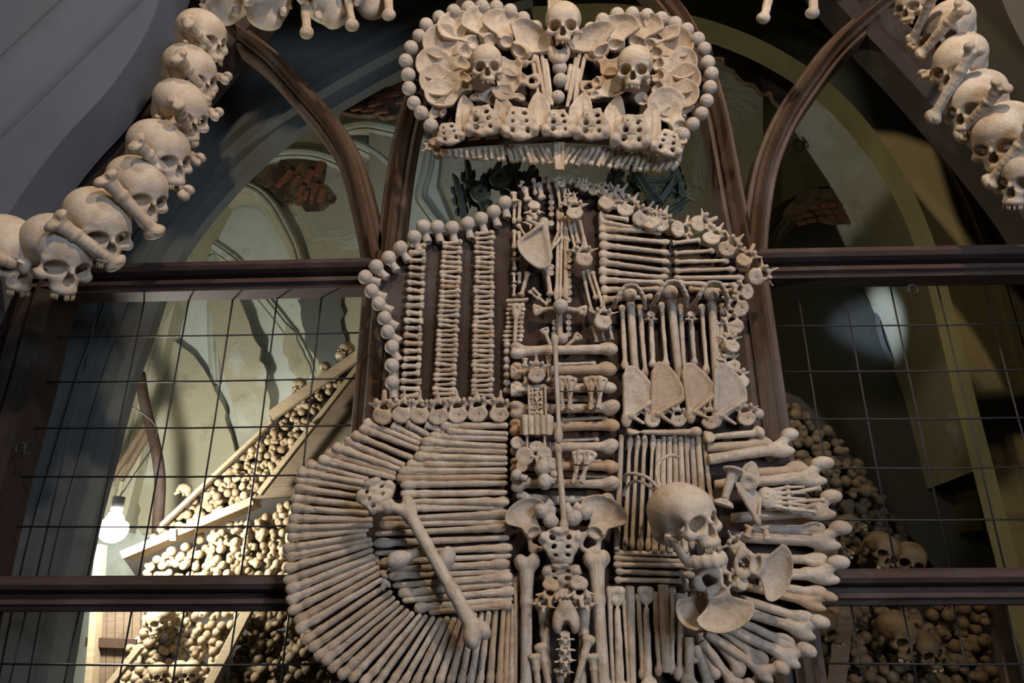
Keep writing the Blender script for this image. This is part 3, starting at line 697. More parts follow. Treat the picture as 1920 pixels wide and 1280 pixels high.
pl = vline(716, 485, 1330); put('mullion', sweep('mullion', [pl[1], pl[0]], MUL, M_WOODV), I4, scr)
pr = vline(1403, 480, 1330); put('mullion', sweep('mullion', [pr[1], pr[0]], MUL, M_WOODV), I4, scr)
wood('tracery_rib', [(705, 500), (684, 400), (660, 312), (625, 248), (575, 187), (508, 114), (430, 55), (360, 10)], RIB, M_WOODV)
wood('tracery_rib', [(727, 500), (738, 400), (750, 310), (766, 230), (792, 150), (840, 60), (900, -20), (960, -80)], RIB, M_WOODV)
wood('tracery_rib', [(1412, 490), (1420, 400), (1437, 310), (1470, 230), (1518, 156), (1565, 95), (1625, 40), (1690, -10)], RIB, M_WOODV)
wood('tracery_rib', [(1396, 490), (1376, 390), (1358, 290), (1342, 210), (1315, 120), (1270, 30), (1200, -50)], RIB, M_WOODV)
FR = [(-.07, -.10), (-.07, .01), (-.03, .03), (.0, .02), (.02, .035), (.07, .02), (.07, -.10)]
wood('arch_frame', [(560, -150), (500, -40), (440, 45), (365, 130), (290, 225), (200, 330), (120, 440), (66, 560), (22, 720), (-30, 900), (-85, 1120), (-130, 1330)], FR, M_FRAME_SHADED)
wood('arch_frame', [(1490, -150), (1560, -50), (1630, 30), (1715, 118), (1795, 205), (1885, 310), (1960, 410), (2030, 540), (2090, 700), (2150, 900), (2220, 1120), (2270, 1330)], FR, M_FRAME_SHADED)
# wire grilles in the panes
def grille(label, xs, ys, x0, x1, ytop, ybot, y=.05):
    """xs: picture x of uprights measured at picture y of ys[mid]; wires are straight, level and upright"""
    g = thing('wire_grille', label, 'wire grille', U((x0 + x1) / 2, ybot, y), 'wire grilles in the screen')
    zt = U((x0 + x1) / 2, ytop, y).z; zb = U((x0 + x1) / 2, ybot, y).z
    for (px, py) in xs:
        p = U(px, py, y); a = Vector((p.x, y, zb)); b2 = Vector((p.x, y, zt))
        put('upright_wire', tube('wire', [a, (a + b2) / 2 + Vector((rnd.uniform(-.003, .003), 0, 0)), b2], .0027, M_WIRE, 6), I4, g)
    for py, px in ys:
        z = U(px, py, y).z; xa = U(x0, py, y).x; xb = U(x1, py, y).x
        put('level_wire', tube('wire', [Vector((xa, y - .004, z)), Vector(((xa + xb) / 2, y - .004, z - .004)), Vector((xb, y - .004, z))], .0027, M_WIRE, 6), I4, g)
grille('rusty wire grille in the pane left of the shield, above the lower rail', [(53, 800), (133, 800), (222, 800), (311, 800), (399, 800), (488, 800), (577, 800), (665, 800)], [(628, 400), (713, 400), (801, 300), (892, 300), (986, 300)], 34, 690, 535, 1085)
grille('wire grille in the pane below the left lower rail', [(36, 1200), (138, 1200), (237, 1200), (337, 1200), (437, 1200), (537, 1200)], [(1244, 300)], -45, 640, 1135, 1330)
grille('wire grille in the dark pane right of the shield, above the lower rail', [(1428, 690), (1519, 690), (1610, 690), (1702, 690), (1794, 690), (1886, 690), (1978, 690), (2070, 690)], [(609, 1690), (695, 1690), (784, 1690), (876, 1700), (973, 1700)], 1425, 2110, 520, 1075)
grille('wire grille in the pane below the right lower rail', [(1508, 1200), (1606, 1200), (1704, 1200), (1802, 1200), (1902, 1200)], [(1242, 1700)], 1420, 2200, 1130, 1330)
# iron hooks
def hook(x, y, r, depth, label, a0=-60, a1=230):
    c = U(x, y, depth); s = r * mpp(x, y, depth)
    pts = [c + Vector((math.cos(math.radians(a)) * s * (1 - .25 * i / 14), 0, math.sin(math.radians(a)) * s)) for i, a in enumerate(np.linspace(a0, a1, 15))]
    pts = [pts[0] + Vector((0, .03, .01))] + pts
    o = put('iron_hook', tube('iron_hook', [p - c for p in pts], s * .22, M_WIRE, 8), Matrix.Translation(c)); tag(o, label, 'hook')
hook(1497, 272, 11, 2.08, 'curled black iron hook on the olive wall beside the right tracery rib')
hook(1711, 543, 10, -.01, 'black iron hook hanging under the right upper rail')
hook(38, 840, 10, -.04, 'black iron hook on the left jamb of the screen')

# ================================================================== coat of arms in bone
BD = -.10                     # front face of the shield board
CB = -.20                     # face of the crown, which stands further out
sb = put('shield_board', slab('shield_board', [(700, 532), (760, 468), (800, 438), (880, 430), (948, 395), (962, 362), (1000, 346), (1045, 340), (1095, 346), (1128, 372), (1200, 412), (1260, 436), (1330, 465), (1390, 510), (1398, 560), (1372, 620), (1372, 690), (1408, 792), (1470, 840), (1520, 950), (1530, 1080), (1500, 1180), (1410, 1270), (1400, 1340), (640, 1340), (605, 1230), (580, 1120), (572, 1000), (600, 900), (650, 840), (705, 795), (748, 745), (748, 650), (733, 590)], BD, BD + .04, M_BOARD), I4)
tag(sb, 'dark brown wooden shield board that carries the bone coat of arms', 'board')
put('board_batten', slab('board_batten', [(1120, 596), (1390, 592), (1390, 603), (1120, 607)], BD - .012, BD, M_BOARD), I4, sb)
put('board_batten', slab('board_batten', [(1150, 682), (1380, 678), (1380, 690), (1150, 694)], BD - .012, BD, M_BOARD), I4, sb)
def jit(a): return rnd.uniform(-a, a)
def skull(name, label, x, y, w, depth, rot, pitch, yaw, jaw=False, group=None, kind='skull', sy=1):
    t = thing(name, label, 'skull', U(x, y, depth), group)
    c = plac('cranium', kind, x, y, w, depth, t, rot, pitch, yaw, 1, sy, 1)
    plac('teeth', 'teeth', x, y, w, depth, c, rot, pitch, yaw, 1, sy, 1)
    if jaw: plac('lower_jaw', 'jaw', x, y, w, depth, t, rot, pitch, yaw, 1, sy, 1)
    return t

# ------------------------------------------------------------------ crown
crown = thing('crown_of_bones', 'crown built of hip bones, sacra and bone beads above the shield', 'crown', U(1048, 300, CB))
put('crown_board', slab('crown_board', [(815, 270), (800, 230), (775, 180), (770, 110), (800, 55), (850, 30), (930, 22), (1000, 55), (1050, 70), (1110, 62), (1180, 35), (1260, 52), (1315, 95), (1325, 165), (1305, 225), (1275, 275), (1160, 262), (1050, 255), (900, 262)], CB + .02, CB + .05, M_BOARD), I4, crown)
for x, y in [(1004, 52), (981, 35), (956.5, 21), (930.7, 14), (904.4, 13.4), (878.6, 16), (850.7, 21.7), (823.7, 33), (799.4, 47), (786, 68), (770.5, 90), (761, 114.5), (765.6, 140.5), (767, 166), (776, 193), (790, 212), (807.7, 236),
             (1107.7, 54.7), (1129.6, 38), (1157, 28), (1185, 26), (1213, 29), (1239.7, 36), (1265, 45), (1288, 56), (1308, 74), (1320.7, 92), (1327, 117.6), (1334, 138.5), (1331, 164), (1325, 189), (1315, 213), (1298.5, 233), (1280, 253)]:
    plac('bone_bead', 'bead', x, y, 27.5 + jit(1.2), CB - .045, crown, jit(60), 25 + jit(15), jit(20))
for x, y, w in [(1049.6, 127.6, 28), (1051, 151, 28), (1046, 182, 26)]: plac('bone_bead', 'bead', x, y, w, CB - .03, crown, jit(60), 25, jit(20))
def petal(xi, yi, xo, yo, w, d, kind='ilium', name='hip_bone', fl=1, pitch=0, k=1.0):
    """blade whose joint end is at (xi, yi) and whose rim reaches (xo, yo)"""
    a = U(xi, yi, d); b2 = U(xo, yo, d); e = b2 - a; ang = math.degrees(math.atan2(e.z, e.x)) - 90
    s = w * mpp((xi + xo) / 2, (yi + yo) / 2, d)
    L = {'ilium': 14.0 / 12.9, 'petal': 9.6 / 6.1, 'hip_bone': 19.8 / 12.9}[kind]
    Mx = Matrix.Translation((a + b2) / 2) @ PLATE @ Matrix.Rotation(math.radians(ang), 4, 'Z') @ Matrix.Rotation(math.radians(pitch), 4, 'X') @ Matrix.Diagonal((s * fl, e.length / L, s * k, 1))
    me = LIB[kind][0]
    return put(name, rnd.choice(me) if isinstance(me, list) else me, Mx, crown)
dd = CB - .012
for i, (xi, yi, xo, yo, w, fl) in enumerate([
        (835, 215, 812, 205, 46, -1), (886, 160, 800, 192, 58, -1), (884, 146, 789, 165, 62, -1), (882, 122, 783, 130, 64, -1), (884, 104, 800, 78, 66, -1), (893, 90, 834, 42, 68, 1), (922, 88, 892, 27, 70, 1), (950, 92, 942, 30, 72, 1), (968, 108, 1012, 62, 84, 1),
        (1275, 230, 1262, 205, 60, 1), (1222, 164, 1306, 194, 58, 1), (1222, 146, 1310, 160, 60, 1), (1224, 124, 1305, 128, 62, 1), (1222, 108, 1290, 76, 64, 1), (1212, 94, 1256, 46, 66, -1), (1190, 90, 1212, 37, 72, -1), (1152, 95, 1160, 40, 76, -1), (1130, 108, 1098, 64, 84, -1)]):
    petal(xi, yi, xo, yo, w * 1.15, dd - .003 * (i % 9), fl=fl, pitch=rnd.uniform(8, 14), k=1.15)
# hip bones with their round openings beside the two lower skulls
petal(1004, 105, 940, 142, 60, CB - .03, 'hip_bone', fl=1); petal(1012, 150, 930, 158, 62, CB - .035, 'hip_bone', fl=-1)
petal(1100, 100, 1164, 142, 60, CB - .03, 'hip_bone', fl=-1); petal(1088, 165, 1170, 150, 60, CB - .035, 'hip_bone', fl=1)
petal(985, 188, 925, 172, 40, CB - .045, 'ilium'); petal(1105, 185, 1170, 160, 40, CB - .045, 'ilium')
petal(880, 185, 950, 182, 40, CB - .03, 'ilium'); petal(1232, 190, 1190, 188, 34, CB - .03, 'ilium')
petal(1280, 250, 1232, 178, 74, CB - .03, 'ilium', fl=-1, pitch=10)
# upright slips of bone either side of the middle beads
for x0, y0, x1, y1 in [(1006, 105, 1022, 195), (1016, 100, 1028, 200), (1024, 112, 1034, 198), (1000, 120, 1010, 190), (1088, 95, 1066, 190), (1096, 108, 1076, 196), (1080, 110, 1062, 202), (1086, 130, 1076, 190), (1070, 122, 1060, 170)]:
    seg('bone_slip', 'stick', x0, y0, x1, y1, 9, CB - .03, crown)
for x in (1030, 1036, 1043, 1050): seg('bone_slip', 'stick', x, 22, x + 1, -30, 8, CB + .0, crown)
plac('jaw_piece', 'ankle_bone', 1048, 104, 44, CB - .045, crown, 180)
# flame-shaped plates and the row of sacra
for xi, yi, xo, yo, w, fl in [(876, 255, 871, 178, 44, 1), (952, 250, 936, 178, 46, 1), (1008, 240, 1010, 172, 46, 1), (1088, 250, 1094, 172, 50, -1), (1146, 258, 1160, 178, 44, -1), (1215, 275, 1226, 190, 44, -1), (930, 250, 922, 205, 34, 1), (1270, 270, 1276, 238, 34, -1)]:
    petal(xi, yi, xo, yo, w, CB - .05, 'petal', 'plate_bone', fl)
for x, y, w, r in [(842, 250, 58, 14), (904, 226, 76, 4), (974, 230, 78, 3), (1047.5, 231, 66, 0), (1110, 233, 74, -4), (1185, 247, 82, -10), (1252, 268, 64, -18)]:
    plac('sacrum', 'sacrum', x, y, w, CB - .075, crown, r, 14, jit(8), 1, rnd.uniform(.92, 1.02))
# lip of short bones under the crown
n = 0
for i in range(40):
    x = 818 + i * (1262 - 818) / 39
    if abs(x - 1047) < 6: continue
    yc = np.interp(x, [818, 885, 960, 1003, 1047, 1097, 1144, 1188, 1237, 1262], [287, 290, 288, 292, 293, 293, 297, 303, 310, 313])
    hh = np.interp(x, [818, 860, 900, 960, 1047, 1200, 1235, 1262], [6, 8, 11, 14, 17, 16, 13, 7])
    lean = np.interp(x, [818, 840, 930, 1000, 1040, 1054, 1100, 1262], [-4, 0, 2, 7, 12, -12, -10, -6])
    x += jit(1.5)
    seg('finger_bone', 'metacarpal' if i % 3 else 'stick', x - lean + jit(1.5), yc - hh + jit(2), x + lean + jit(1.5), yc + hh + jit(2), 11.5 + jit(1.5), CB - .01 - jit(.006), crown)
for dx in (-7, 0, 7): seg('finger_bone', 'stick', 1047 + dx, 268, 1048 + dx * .7, 320, 10, CB - .02, crown)
seg('finger_bone', 'metacarpal', 1279, 272, 1272, 305, 10, CB, crown)
plac('vertebra', 'vertebra', 815, 268, 40, CB - .02, crown, 130)
skull('skull', 'skull facing forward at the top centre of the bone crown', 1056, 46, 73, CB - .07, 0, 30, -4)
skull('skull', 'smaller pale skull set in the left half of the bone crown', 912, 122, 66, CB - .10, 2, 30, 4)
skull('skull', 'pale skull set in the right half of the bone crown', 1190, 127, 73, CB - .10, -3, 30, -10)

# ------------------------------------------------------------------ border of thigh-bone heads, upper left
hb = thing('bone_head_border', 'curved row of round thigh-bone heads edging the shield on the upper left', 'bone border', U(735, 750, BD))
for x, y, nx, ny in [(946.7, 380, 948, 403), (925.7, 397, 932, 425), (902, 410, 906, 430), (877, 419, 880, 449), (848, 427, 849, 444), (820, 425.6, 822, 449), (794, 425, 798, 446), (777, 444.5, 782, 462), (751, 464.5, 760, 482), (729, 483, 741, 504), (705.6, 499.5, 724, 520), (685, 519, 714, 529), (697, 545, 714, 552), (710, 569, 728, 578), (721, 596, 736, 606), (727, 622, 742, 634), (735, 650, 742, 668), (735, 685, 735, 708), (735.5, 717, 735, 750)]:
    a = U(x, y, BD - .035); e = U(nx, ny, BD - .035) - a
    s = 27 * mpp(x, y, BD) / 4.8 * 4.8
    Mx = Matrix.Translation(a) @ PLATE @ Matrix.Rotation(math.atan2(e.z, e.x) + math.pi / 2, 4, 'Z') @ Matrix.Rotation(math.radians(12), 4, 'X') @ Matrix.Diagonal((s, s, s, 1))
    put('thigh_bone_head', rnd.choice(LIB['head_neck'][0]), Mx, hb)

# ------------------------------------------------------------------ striped field, upper left
st = thing('striped_bone_field', 'shield field of three ladder-like columns of short bones over vertebrae', 'bone panel', U(850, 790, BD))
def ladder(xt, yt, xb, yb, n, wt, wb, kind, th, parent, name):
    for i in range(n):
        t = i / (n - 1); x = xt + (xb - xt) * t; y = yt + (yb - yt) * t; w = (wt + (wb - wt) * t) * rnd.uniform(.93, 1.05)
        dy = jit(2.2)
        a, b2 = (x - w / 2, y + dy), (x + w / 2, y - dy)
        if rnd.random() < .35 and kind == 'metacarpal': a, b2 = b2, a
        seg(name, kind, a[0] + jit(1.2), a[1], b2[0] + jit(1.2), b2[1], th * rnd.uniform(.9, 1.1), BD - .022 - rnd.uniform(0, .005), parent, roll=jit(40))
ladder(783.5, 460, 768, 743, 21, 34, 40, 'short_bone', 15, st, 'toe_bone')
ladder(848, 455, 833, 748, 33, 40, 46, 'metacarpal', 11.2, st, 'finger_bone')
ladder(909, 437, 904, 741, 34, 38, 44, 'metacarpal', 11.2, st, 'finger_bone')
for x, y in [(717, 781.5), (754, 778.5), (786.7, 779.5), (823, 781.5), (858.4, 778.5), (896, 776.5), (935.6, 777.5)]:
    plac('vertebra', 'vertebra', x, y, 64 + jit(3), BD - .04, st, jit(6), 8, jit(8))

# ------------------------------------------------------------------ upper middle field
um = thing('bone_figure_field', 'narrow upper middle shield field of chained bones around a shoulder blade', 'bone panel', U(1048, 650, BD))
D1 = BD - .02
for x, ys in ((963.5, [(378, 420), (430, 468), (473, 482), (483, 508), (511, 531), (533, 557)]), (974, [(375, 417), (433, 467), (510, 533)])):
    for a, b2 in ys: seg('finger_bone', 'metacarpal', x + jit(1), a, x + jit(1.5), b2, 10.5, D1, um)
seg('finger_bone', 'metacarpal', 970, 420, 987, 445, 10, D1 - .006, um)
seg('toe_bone', 'stick', 949, 564, 991, 562, 8, D1 - .004, um)
for i in range(9): seg('toe_bone', 'short_bone', 949 - i * .7 + jit(2), 572 + i * 8.3, 985 - i * .5 + jit(2), 571 + i * 8.3, 9, D1, um)
seg('t_bone', 'flare_end', 969, 568, 965, 642, 21, D1 - .02, um, roll=0)
plac('vertebra', 'vertebra', 1002, 386, 40, D1 - .02, um, 180); plac('vertebra', 'vertebra', 998, 408, 36, D1 - .015, um, 170)
p = plac('shoulder_blade', 'scapula', 1003, 455, 66, D1 - .055, um, 188, 6, 0, 1.05, 1.0)
seg('shin_bone', 'rod', 990, 510, 975, 556, 15, D1 - .01, um); seg('shin_bone', 'rod', 1024, 502, 1031, 555, 15, D1 - .01, um)
for q in [(991, 545, 1010, 562), (1006, 556, 1027, 572), (998, 540, 1014, 556)]: seg('finger_bone', 'metacarpal', *q, 9, D1 - .01, um)
plac('bone_bead', 'bead', 1051, 574, 29, D1 - .05, um, 20, 15)
seg('arm_bone_end', 'flare_end', 998, 582, 1046, 578, 25, D1 - .02, um, roll=0); seg('arm_bone_end', 'flare_end', 1101, 584, 1056, 578, 25, D1 - .02, um, roll=0)
for q in [(1047, 392, 1042, 564), (1054, 398, 1049, 562), (1060, 405, 1058, 560), (1050, 470, 1041, 556), (1060, 440, 1061, 562)]: seg('rod_bone', 'rod', *q, 10, D1 - .006 - rnd.uniform(0, .008), um)
seg('curved_slip', 'rod', 1048, 432, 1034, 462, 9, D1 - .02, um); seg('curved_slip', 'rod', 1052, 445, 1030, 470, 9, D1 - .022, um)
for x, ys in ((1033.5, [358, 369, 380, 391, 402, 419, 501, 512]), (1029, [563]), (1040, [594, 605, 616, 627]), (1066, [477, 488, 501, 514, 527, 537, 549, 563, 594, 605, 616, 627])):
    for y in ys: plac('bone_disc', 'disc', x + jit(.8), y, 11.5 + jit(1), D1, um, jit(90), 10 + jit(8), jit(8))
plac('bone_bead', 'bead', 1055, 634, 21, D1 - .02, um)
seg('arm_bone_end', 'stick', 1048, 590, 1049, 640, 13, D1 - .01, um)
seg('wing_bone', 'flare_end', 1019, 615, 1032, 648, 20, D1 - .01, um, roll=0); seg('wing_bone', 'flare_end', 1088, 627, 1060, 650, 19, D1 - .01, um, roll=0)
for x, y, w in [(1077, 401, 54), (1095, 488, 56), (1130.5, 605, 56)]: plac('vertebra', 'vertebra', x, y, w, D1 - .05, um, jit(8), 8)
for q in [(1066, 410, 1078, 471), (1074, 414, 1084, 458), (1086, 412, 1099, 468), (1091, 505, 1109, 588), (1100, 505, 1117, 562), (1110, 508, 1131, 580), (1111, 611, 1118, 642), (1126, 615, 1132, 640), (1142, 612, 1147, 638)]: seg('rod_bone', 'rod', *q, 11, D1 - .012, um)
for q in [(1060, 425, 1066, 455), (1062, 445, 1064, 474)]: seg('finger_bone', 'metacarpal', *q, 9, D1 - .01, um)
# arch of bones over its top, in the shadow of the crown
for x, y, nx, ny in [(962, 360, 966, 380), (983, 350, 990, 378), (1009, 343, 1017, 374)]:
    seg('finger_bone', 'short_bone', x, y, nx, ny, 17, D1 - .02, um)
for q in [(980, 340, 975, 350), (1000, 334, 1004, 366), (1025, 330, 1030, 356), (1042, 340, 1052, 392), (1058, 352, 1060, 384), (1072, 336, 1066, 346), (1100, 340, 1094, 352), (1086, 334, 1080, 352)]: seg('finger_bone', 'metacarpal', *q, 10, D1 - .02, um)
for x, y, r in [(1074, 376, 20), (1094, 352, -20), (1112, 360, -40), (1128, 358, -50), (1052, 346, 10)]: plac('vertebra', 'vertebra', x, y, 32, D1 - .02, um, r, 10, jit(20))

# ------------------------------------------------------------------ barred field with arches, upper right
ur = thing('barred_bone_field', 'shield field of level long bones over three jawbone arches and shoulder blades', 'bone panel', U(1270, 790, BD))
for x0, y0, x1, y1 in [(1122, 386, 1166, 392), (1122, 404, 1180, 412), (1122, 416, 1208, 430), (1122, 429, 1240, 436), (1122, 443, 1257, 455), (1123, 459, 1257, 474), (1122, 476, 1257, 491), (1123, 491, 1257, 508), (1122, 508, 1254, 521), (1123, 525, 1246, 529), (1126, 544, 1240, 541), (1128, 562, 1225, 556)]:
    seg('arm_bone', 'tibia', x0, y0, x1, y1, 20, BD - .03, ur, roll=jit(20), flip=rnd.choice((1, -1)))
for x0, y0, x1, y1 in [(1259, 456, 1314, 451), (1262, 475, 1340, 471), (1263, 491, 1368, 490), (1263, 508, 1380, 505), (1262, 521, 1396, 521), (1270, 530, 1386, 536), (1290, 542, 1380, 546)]:
    seg('arm_bone', 'rod', x0, y0, x1, y1, 13, BD - .028, ur)
for x, y, w in [(1181, 556, 68), (1259, 550, 72), (1335, 551, 70)]:
    plac('mandible', 'arch_jaw', x, y, w, BD - .07, ur, jit(4), 8, 0, 1, .72)
for x0, y0, x1, y1, w in [(1181, 551, 1190, 712, 27), (1257, 547, 1272, 716, 28), (1334, 551, 1340, 700, 28)]:
    o = seg('thigh_bone', 'stick', x0, y0, x1, y1, w * .62, BD - .035, ur); plac('thigh_bone_head', 'bead', x0, y0 + 1, w, BD - .045, ur, 0, 20)
for x0, y0, x1, y1 in [(1166, 571, 1171, 694), (1199, 571, 1209, 710), (1220, 592, 1223, 690), (1240, 566, 1248, 692), (1275, 570, 1283, 720), (1295, 592, 1301, 686), (1315, 570, 1324, 704), (1354, 568, 1350, 690), (1343, 600, 1346, 690)]:
    seg('forearm_bone', 'rod', x0, y0, x1, y1, 15, BD - .025, ur)
for x in (1220, 1296): plac('vertebra', 'vertebra', x, 590, 26, BD - .04, ur, 180, 10)
for x, y, w, r in [(1196, 742, 66, 0), (1249, 738, 70, -3), (1310, 734, 65, 6), (1367, 740, 70, -2)]:
    plac('shoulder_blade', 'scapula', x, y, w, BD - .06, ur, r, 10, 0, 1, 1.04)
for x, y, w in [(1223, 789, 50), (1271, 789, 50), (1331, 792, 56), (1399, 785, 58)]: plac('vertebra', 'vertebra', x, y, w, BD - .045, ur, jit(5), 8)
plac('bone_bead', 'bead', 1421, 776, 23, BD - .03, ur); plac('bone_bead', 'bead', 1322, 712, 12, BD - .03, ur)
put('binding_wire', tube('binding_wire', catmull([U(1256 + (i % 2) * 4, 446 + i * 9, BD - .055) for i in range(9)], 3), .0016, M_TIE, 6), I4, ur)
vb = thing('vertebra_border', 'curved row of knobbly vertebrae edging the shield on the upper right', 'bone border', U(1372, 700, BD))
for i, (x, y) in enumerate([(1135, 384), (1151, 377), (1172, 394), (1200.6, 412), (1220, 420), (1237, 422), (1270, 430.6), (1306, 421), (1333, 449), (1362, 468), (1394, 490), (1417, 519.5), (1399, 548), (1389, 579), (1378.5, 613.6), (1371, 650), (1373, 687), (1388, 716)]):
    tang = [-25, -25, -30, -25, -20, -15, -80, -60, -40, -40, -45, -70, 60, 40, 25, 15, 10, 0][i]
    plac('vertebra', 'vertebra', x, y, 55 + jit(3), BD - .04 + jit(.008), vb, tang + jit(15), 8 + jit(15), jit(25))

# ------------------------------------------------------------------ middle column
mc = thing('middle_bone_column', 'middle shield strip of level thigh bones crossed by an upright bone staff', 'bone panel', U(1055, 990, BD))
D2 = BD - .035
for i, (x0, y0, x1, y1) in enumerate([(956, 659, 1158, 655), (957, 697, 1156, 692), (957, 730, 1156, 728), (955, 769, 1163, 764), (955, 803, 1162, 798), (956, 839, 1160, 837), (956, 873, 1161, 875), (957, 905, 1163, 907), (967, 936, 1152, 938)]):
    seg('thigh_bone', 'femur_side', x0, y0, x1, y1, 35 if i not in (2, 6) else 32, D2, mc, roll=jit(30), flip=rnd.choice((1, -1)))
for q in [(1044, 683, 1118, 681), (1080, 722, 1110, 722), (1044, 750, 1118, 752), (1050, 788, 1140, 784), (1040, 826, 1124, 824), (1052, 862, 1130, 866), (1046, 892, 1140, 896), (970, 790, 1034, 788), (966, 888, 1010, 892)]:
    seg('rod_bone', 'rod', *q, 11, BD - .018, mc)
seg('staff_bone', 'rod', 1040, 626, 1047, 832, 17, D2 - .055, mc, y2=D2 - .05); seg('staff_bone', 'rod', 1046, 832, 1057, 999, 18, D2 - .055, mc)
def bundle(cx, y0, y1, n, sp, lean):
    for k in range(n):
        t = k - (n - 1) / 2
        seg('bundled_bone', 'flare_end', cx + lean * .5 + t * sp * 1.25, y0 + abs(t) * 2, cx - lean * .5 + t * sp * .9 - (6 if k % 2 else -6), y1 - abs(t) * 3, 21, D2 - .03 - .004 * k, mc, roll=jit(20))
    ym = (y0 + y1) / 2 - 4
    pts = [U(cx - 13, ym, D2 - .045), U(cx, ym + 1, D2 - .062), U(cx + 13, ym, D2 - .045)]
    put('binding_wire', tube('binding_wire', catmull(pts, 4), .0018, M_TIE, 6), I4, mc)
bundle(1060, 703, 772, 4, 8, -4); bundle(1116, 703, 770, 4, 8, 0); bundle(1090, 842, 908, 4, 8, 14)
plac('vertebra', 'vertebra', 1006, 705, 56, D2 - .04, mc, 0, 8)
seg('forearm_bone', 'rod', 984, 671, 985, 722, 13, D2 - .02, mc); seg('forearm_bone', 'rod', 1028, 668, 1029, 718, 13, D2 - .02, mc)
for i in range(6):
    for j in range(3): plac('bone_chip', 'disc' if (i + j) % 2 else 'ankle_bone', 997 + j * 9.5, 728 + i * 9, 10.5, D2 - .03, mc, jit(90), jit(30), jit(30))
for x in (991, 1022): seg('bone_slip', 'stick', x, 722, x + 1, 778, 5, D2 - .04, mc)
for i in range(5): seg('bone_slat', 'stick', 983.5 + i * 11.2, 778 + i % 2, 983.5 + i * 11, 816 - i % 2, 13.5, D2 - .05, mc, roll=0)
seg('bone_slat', 'stick', 978, 778, 977, 814, 6, D2 - .04, mc); seg('bone_slat', 'stick', 1035, 780, 1034, 814, 7, D2 - .04, mc)
plac('vertebra', 'vertebra', 1006, 838, 46, D2 - .04, mc, 180, 5)
for x in (988, 1021): seg('bone_slip', 'stick', x, 815, x, 842, 6, D2 - .04, mc)
for x, y, w, d in [(984, 855, 35, .04), (1021, 852, 30, .04), (1037, 869, 22, .05), (978, 874, 22, .04), (969, 830, 24, .03)]: plac('bone_disc', 'disc', x, y, w, D2 - d, mc, jit(90), 8, jit(10), 1, 1, .6)
for x, y, nx, ny, w in [(1017, 877, 1034, 880, 33), (1021, 903, 1036, 900, 31), (1015, 958, 1026, 950, 30), (1033, 977, 1037, 950, 30), (1076, 971, 1064, 950, 34), (1099, 961, 1088, 952, 29), (1040, 890, 1034, 905, 18), (968, 890, 990, 900, 22)]:
    a = U(x, y, D2 - .045); e = U(nx, ny, D2 - .045) - a; s = w * mpp(x, y, D2)
    put('thigh_bone_head', rnd.choice(LIB['head_neck'][0]), Matrix.Translation(a) @ PLATE @ Matrix.Rotation(math.atan2(e.z, e.x) + math.pi / 2, 4, 'Z') @ Matrix.Diagonal((s, s * .85, s, 1)), mc)
for y in (647, 660, 675, 689, 704, 718, 733): plac('bone_bead', 'bead', 950 + jit(1), y, 14.5, BD - .02, mc, jit(90), 10)
for y in (697, 731): seg('arm_bone_end', 'flare_end', 956, y, 992, y, 26, D2 - .02, mc, roll=0)
# lower end of the column: hip bones, sacra, vertebrae and upright thigh bones
lc = thing('pelvis_column', 'lower middle shield strip with hip bones, sacra and upright thigh bones', 'bone panel', U(1055, 1280, BD))
D3 = BD - .04
plac('hip_bone', 'hip_bone', 992, 984, 82, D3 - .02, lc, 24, 6, 0, 1, .80, .9); plac('hip_bone', 'hip_bone', 1124, 984, 92, D3 - .02, lc, -26, 6, 0, -1, .80, .9)
plac('sacrum', 'sacrum', 1052, 1022, 84, D3 - .06, lc, 180, -10, 0, 1, .92); plac('sacrum', 'sacrum', 1052, 1082, 76, D3 - .035, lc, 180, -14, 0, 1, .8)
for q, w in [((988, 1036, 986, 1340), 54), ((1117, 1030, 1134, 1340), 58), ((1018, 1118, 1030, 1345), 44), ((1096, 1118, 1090, 1345), 46)]:
    seg('thigh_bone', 'femur', *q, w * 1.25, D3 - .02 if w > 50 else D3 - .008, lc, roll=0)
for x, y, w, r in [(1033, 1096, 54, 175), (1086, 1093, 58, 185)]: plac('vertebra', 'vertebra', x, y, w, D3 - .055, lc, r, 8)
for x, y, r in [(1022, 1122, 170), (1096, 1122, 190), (1058, 1114, 180)]: plac('vertebra', 'vertebra', x, y, 46, D3 - .04, lc, r, 40)
plac('ankle_bone', 'ankle_bone', 1061, 1156, 52, D3 - .055, lc, 0, 0, 0, 1, 1.1)
for y, w in [(1190, 34), (1208, 38), (1228, 42), (1250, 36)]: plac('vertebra', 'vertebra', 1059, y, w, D3 - .05, lc, 180 + jit(6), 50)
for q in [(1012, 1204, 1041, 1340), (1106, 1189, 1066, 1335), (1002, 1224, 1016, 1340), (1110, 1224, 1121, 1340), (1050, 1252, 1052, 1340)]: seg('shin_bone', 'tibia', *q, 27, D3 - .035, lc)
seg('rod_bone', 'rod', 968, 1080, 966, 1330, 14, D3, lc); seg('rod_bone', 'rod', 1141, 1098, 1150, 1330, 14, D3, lc)

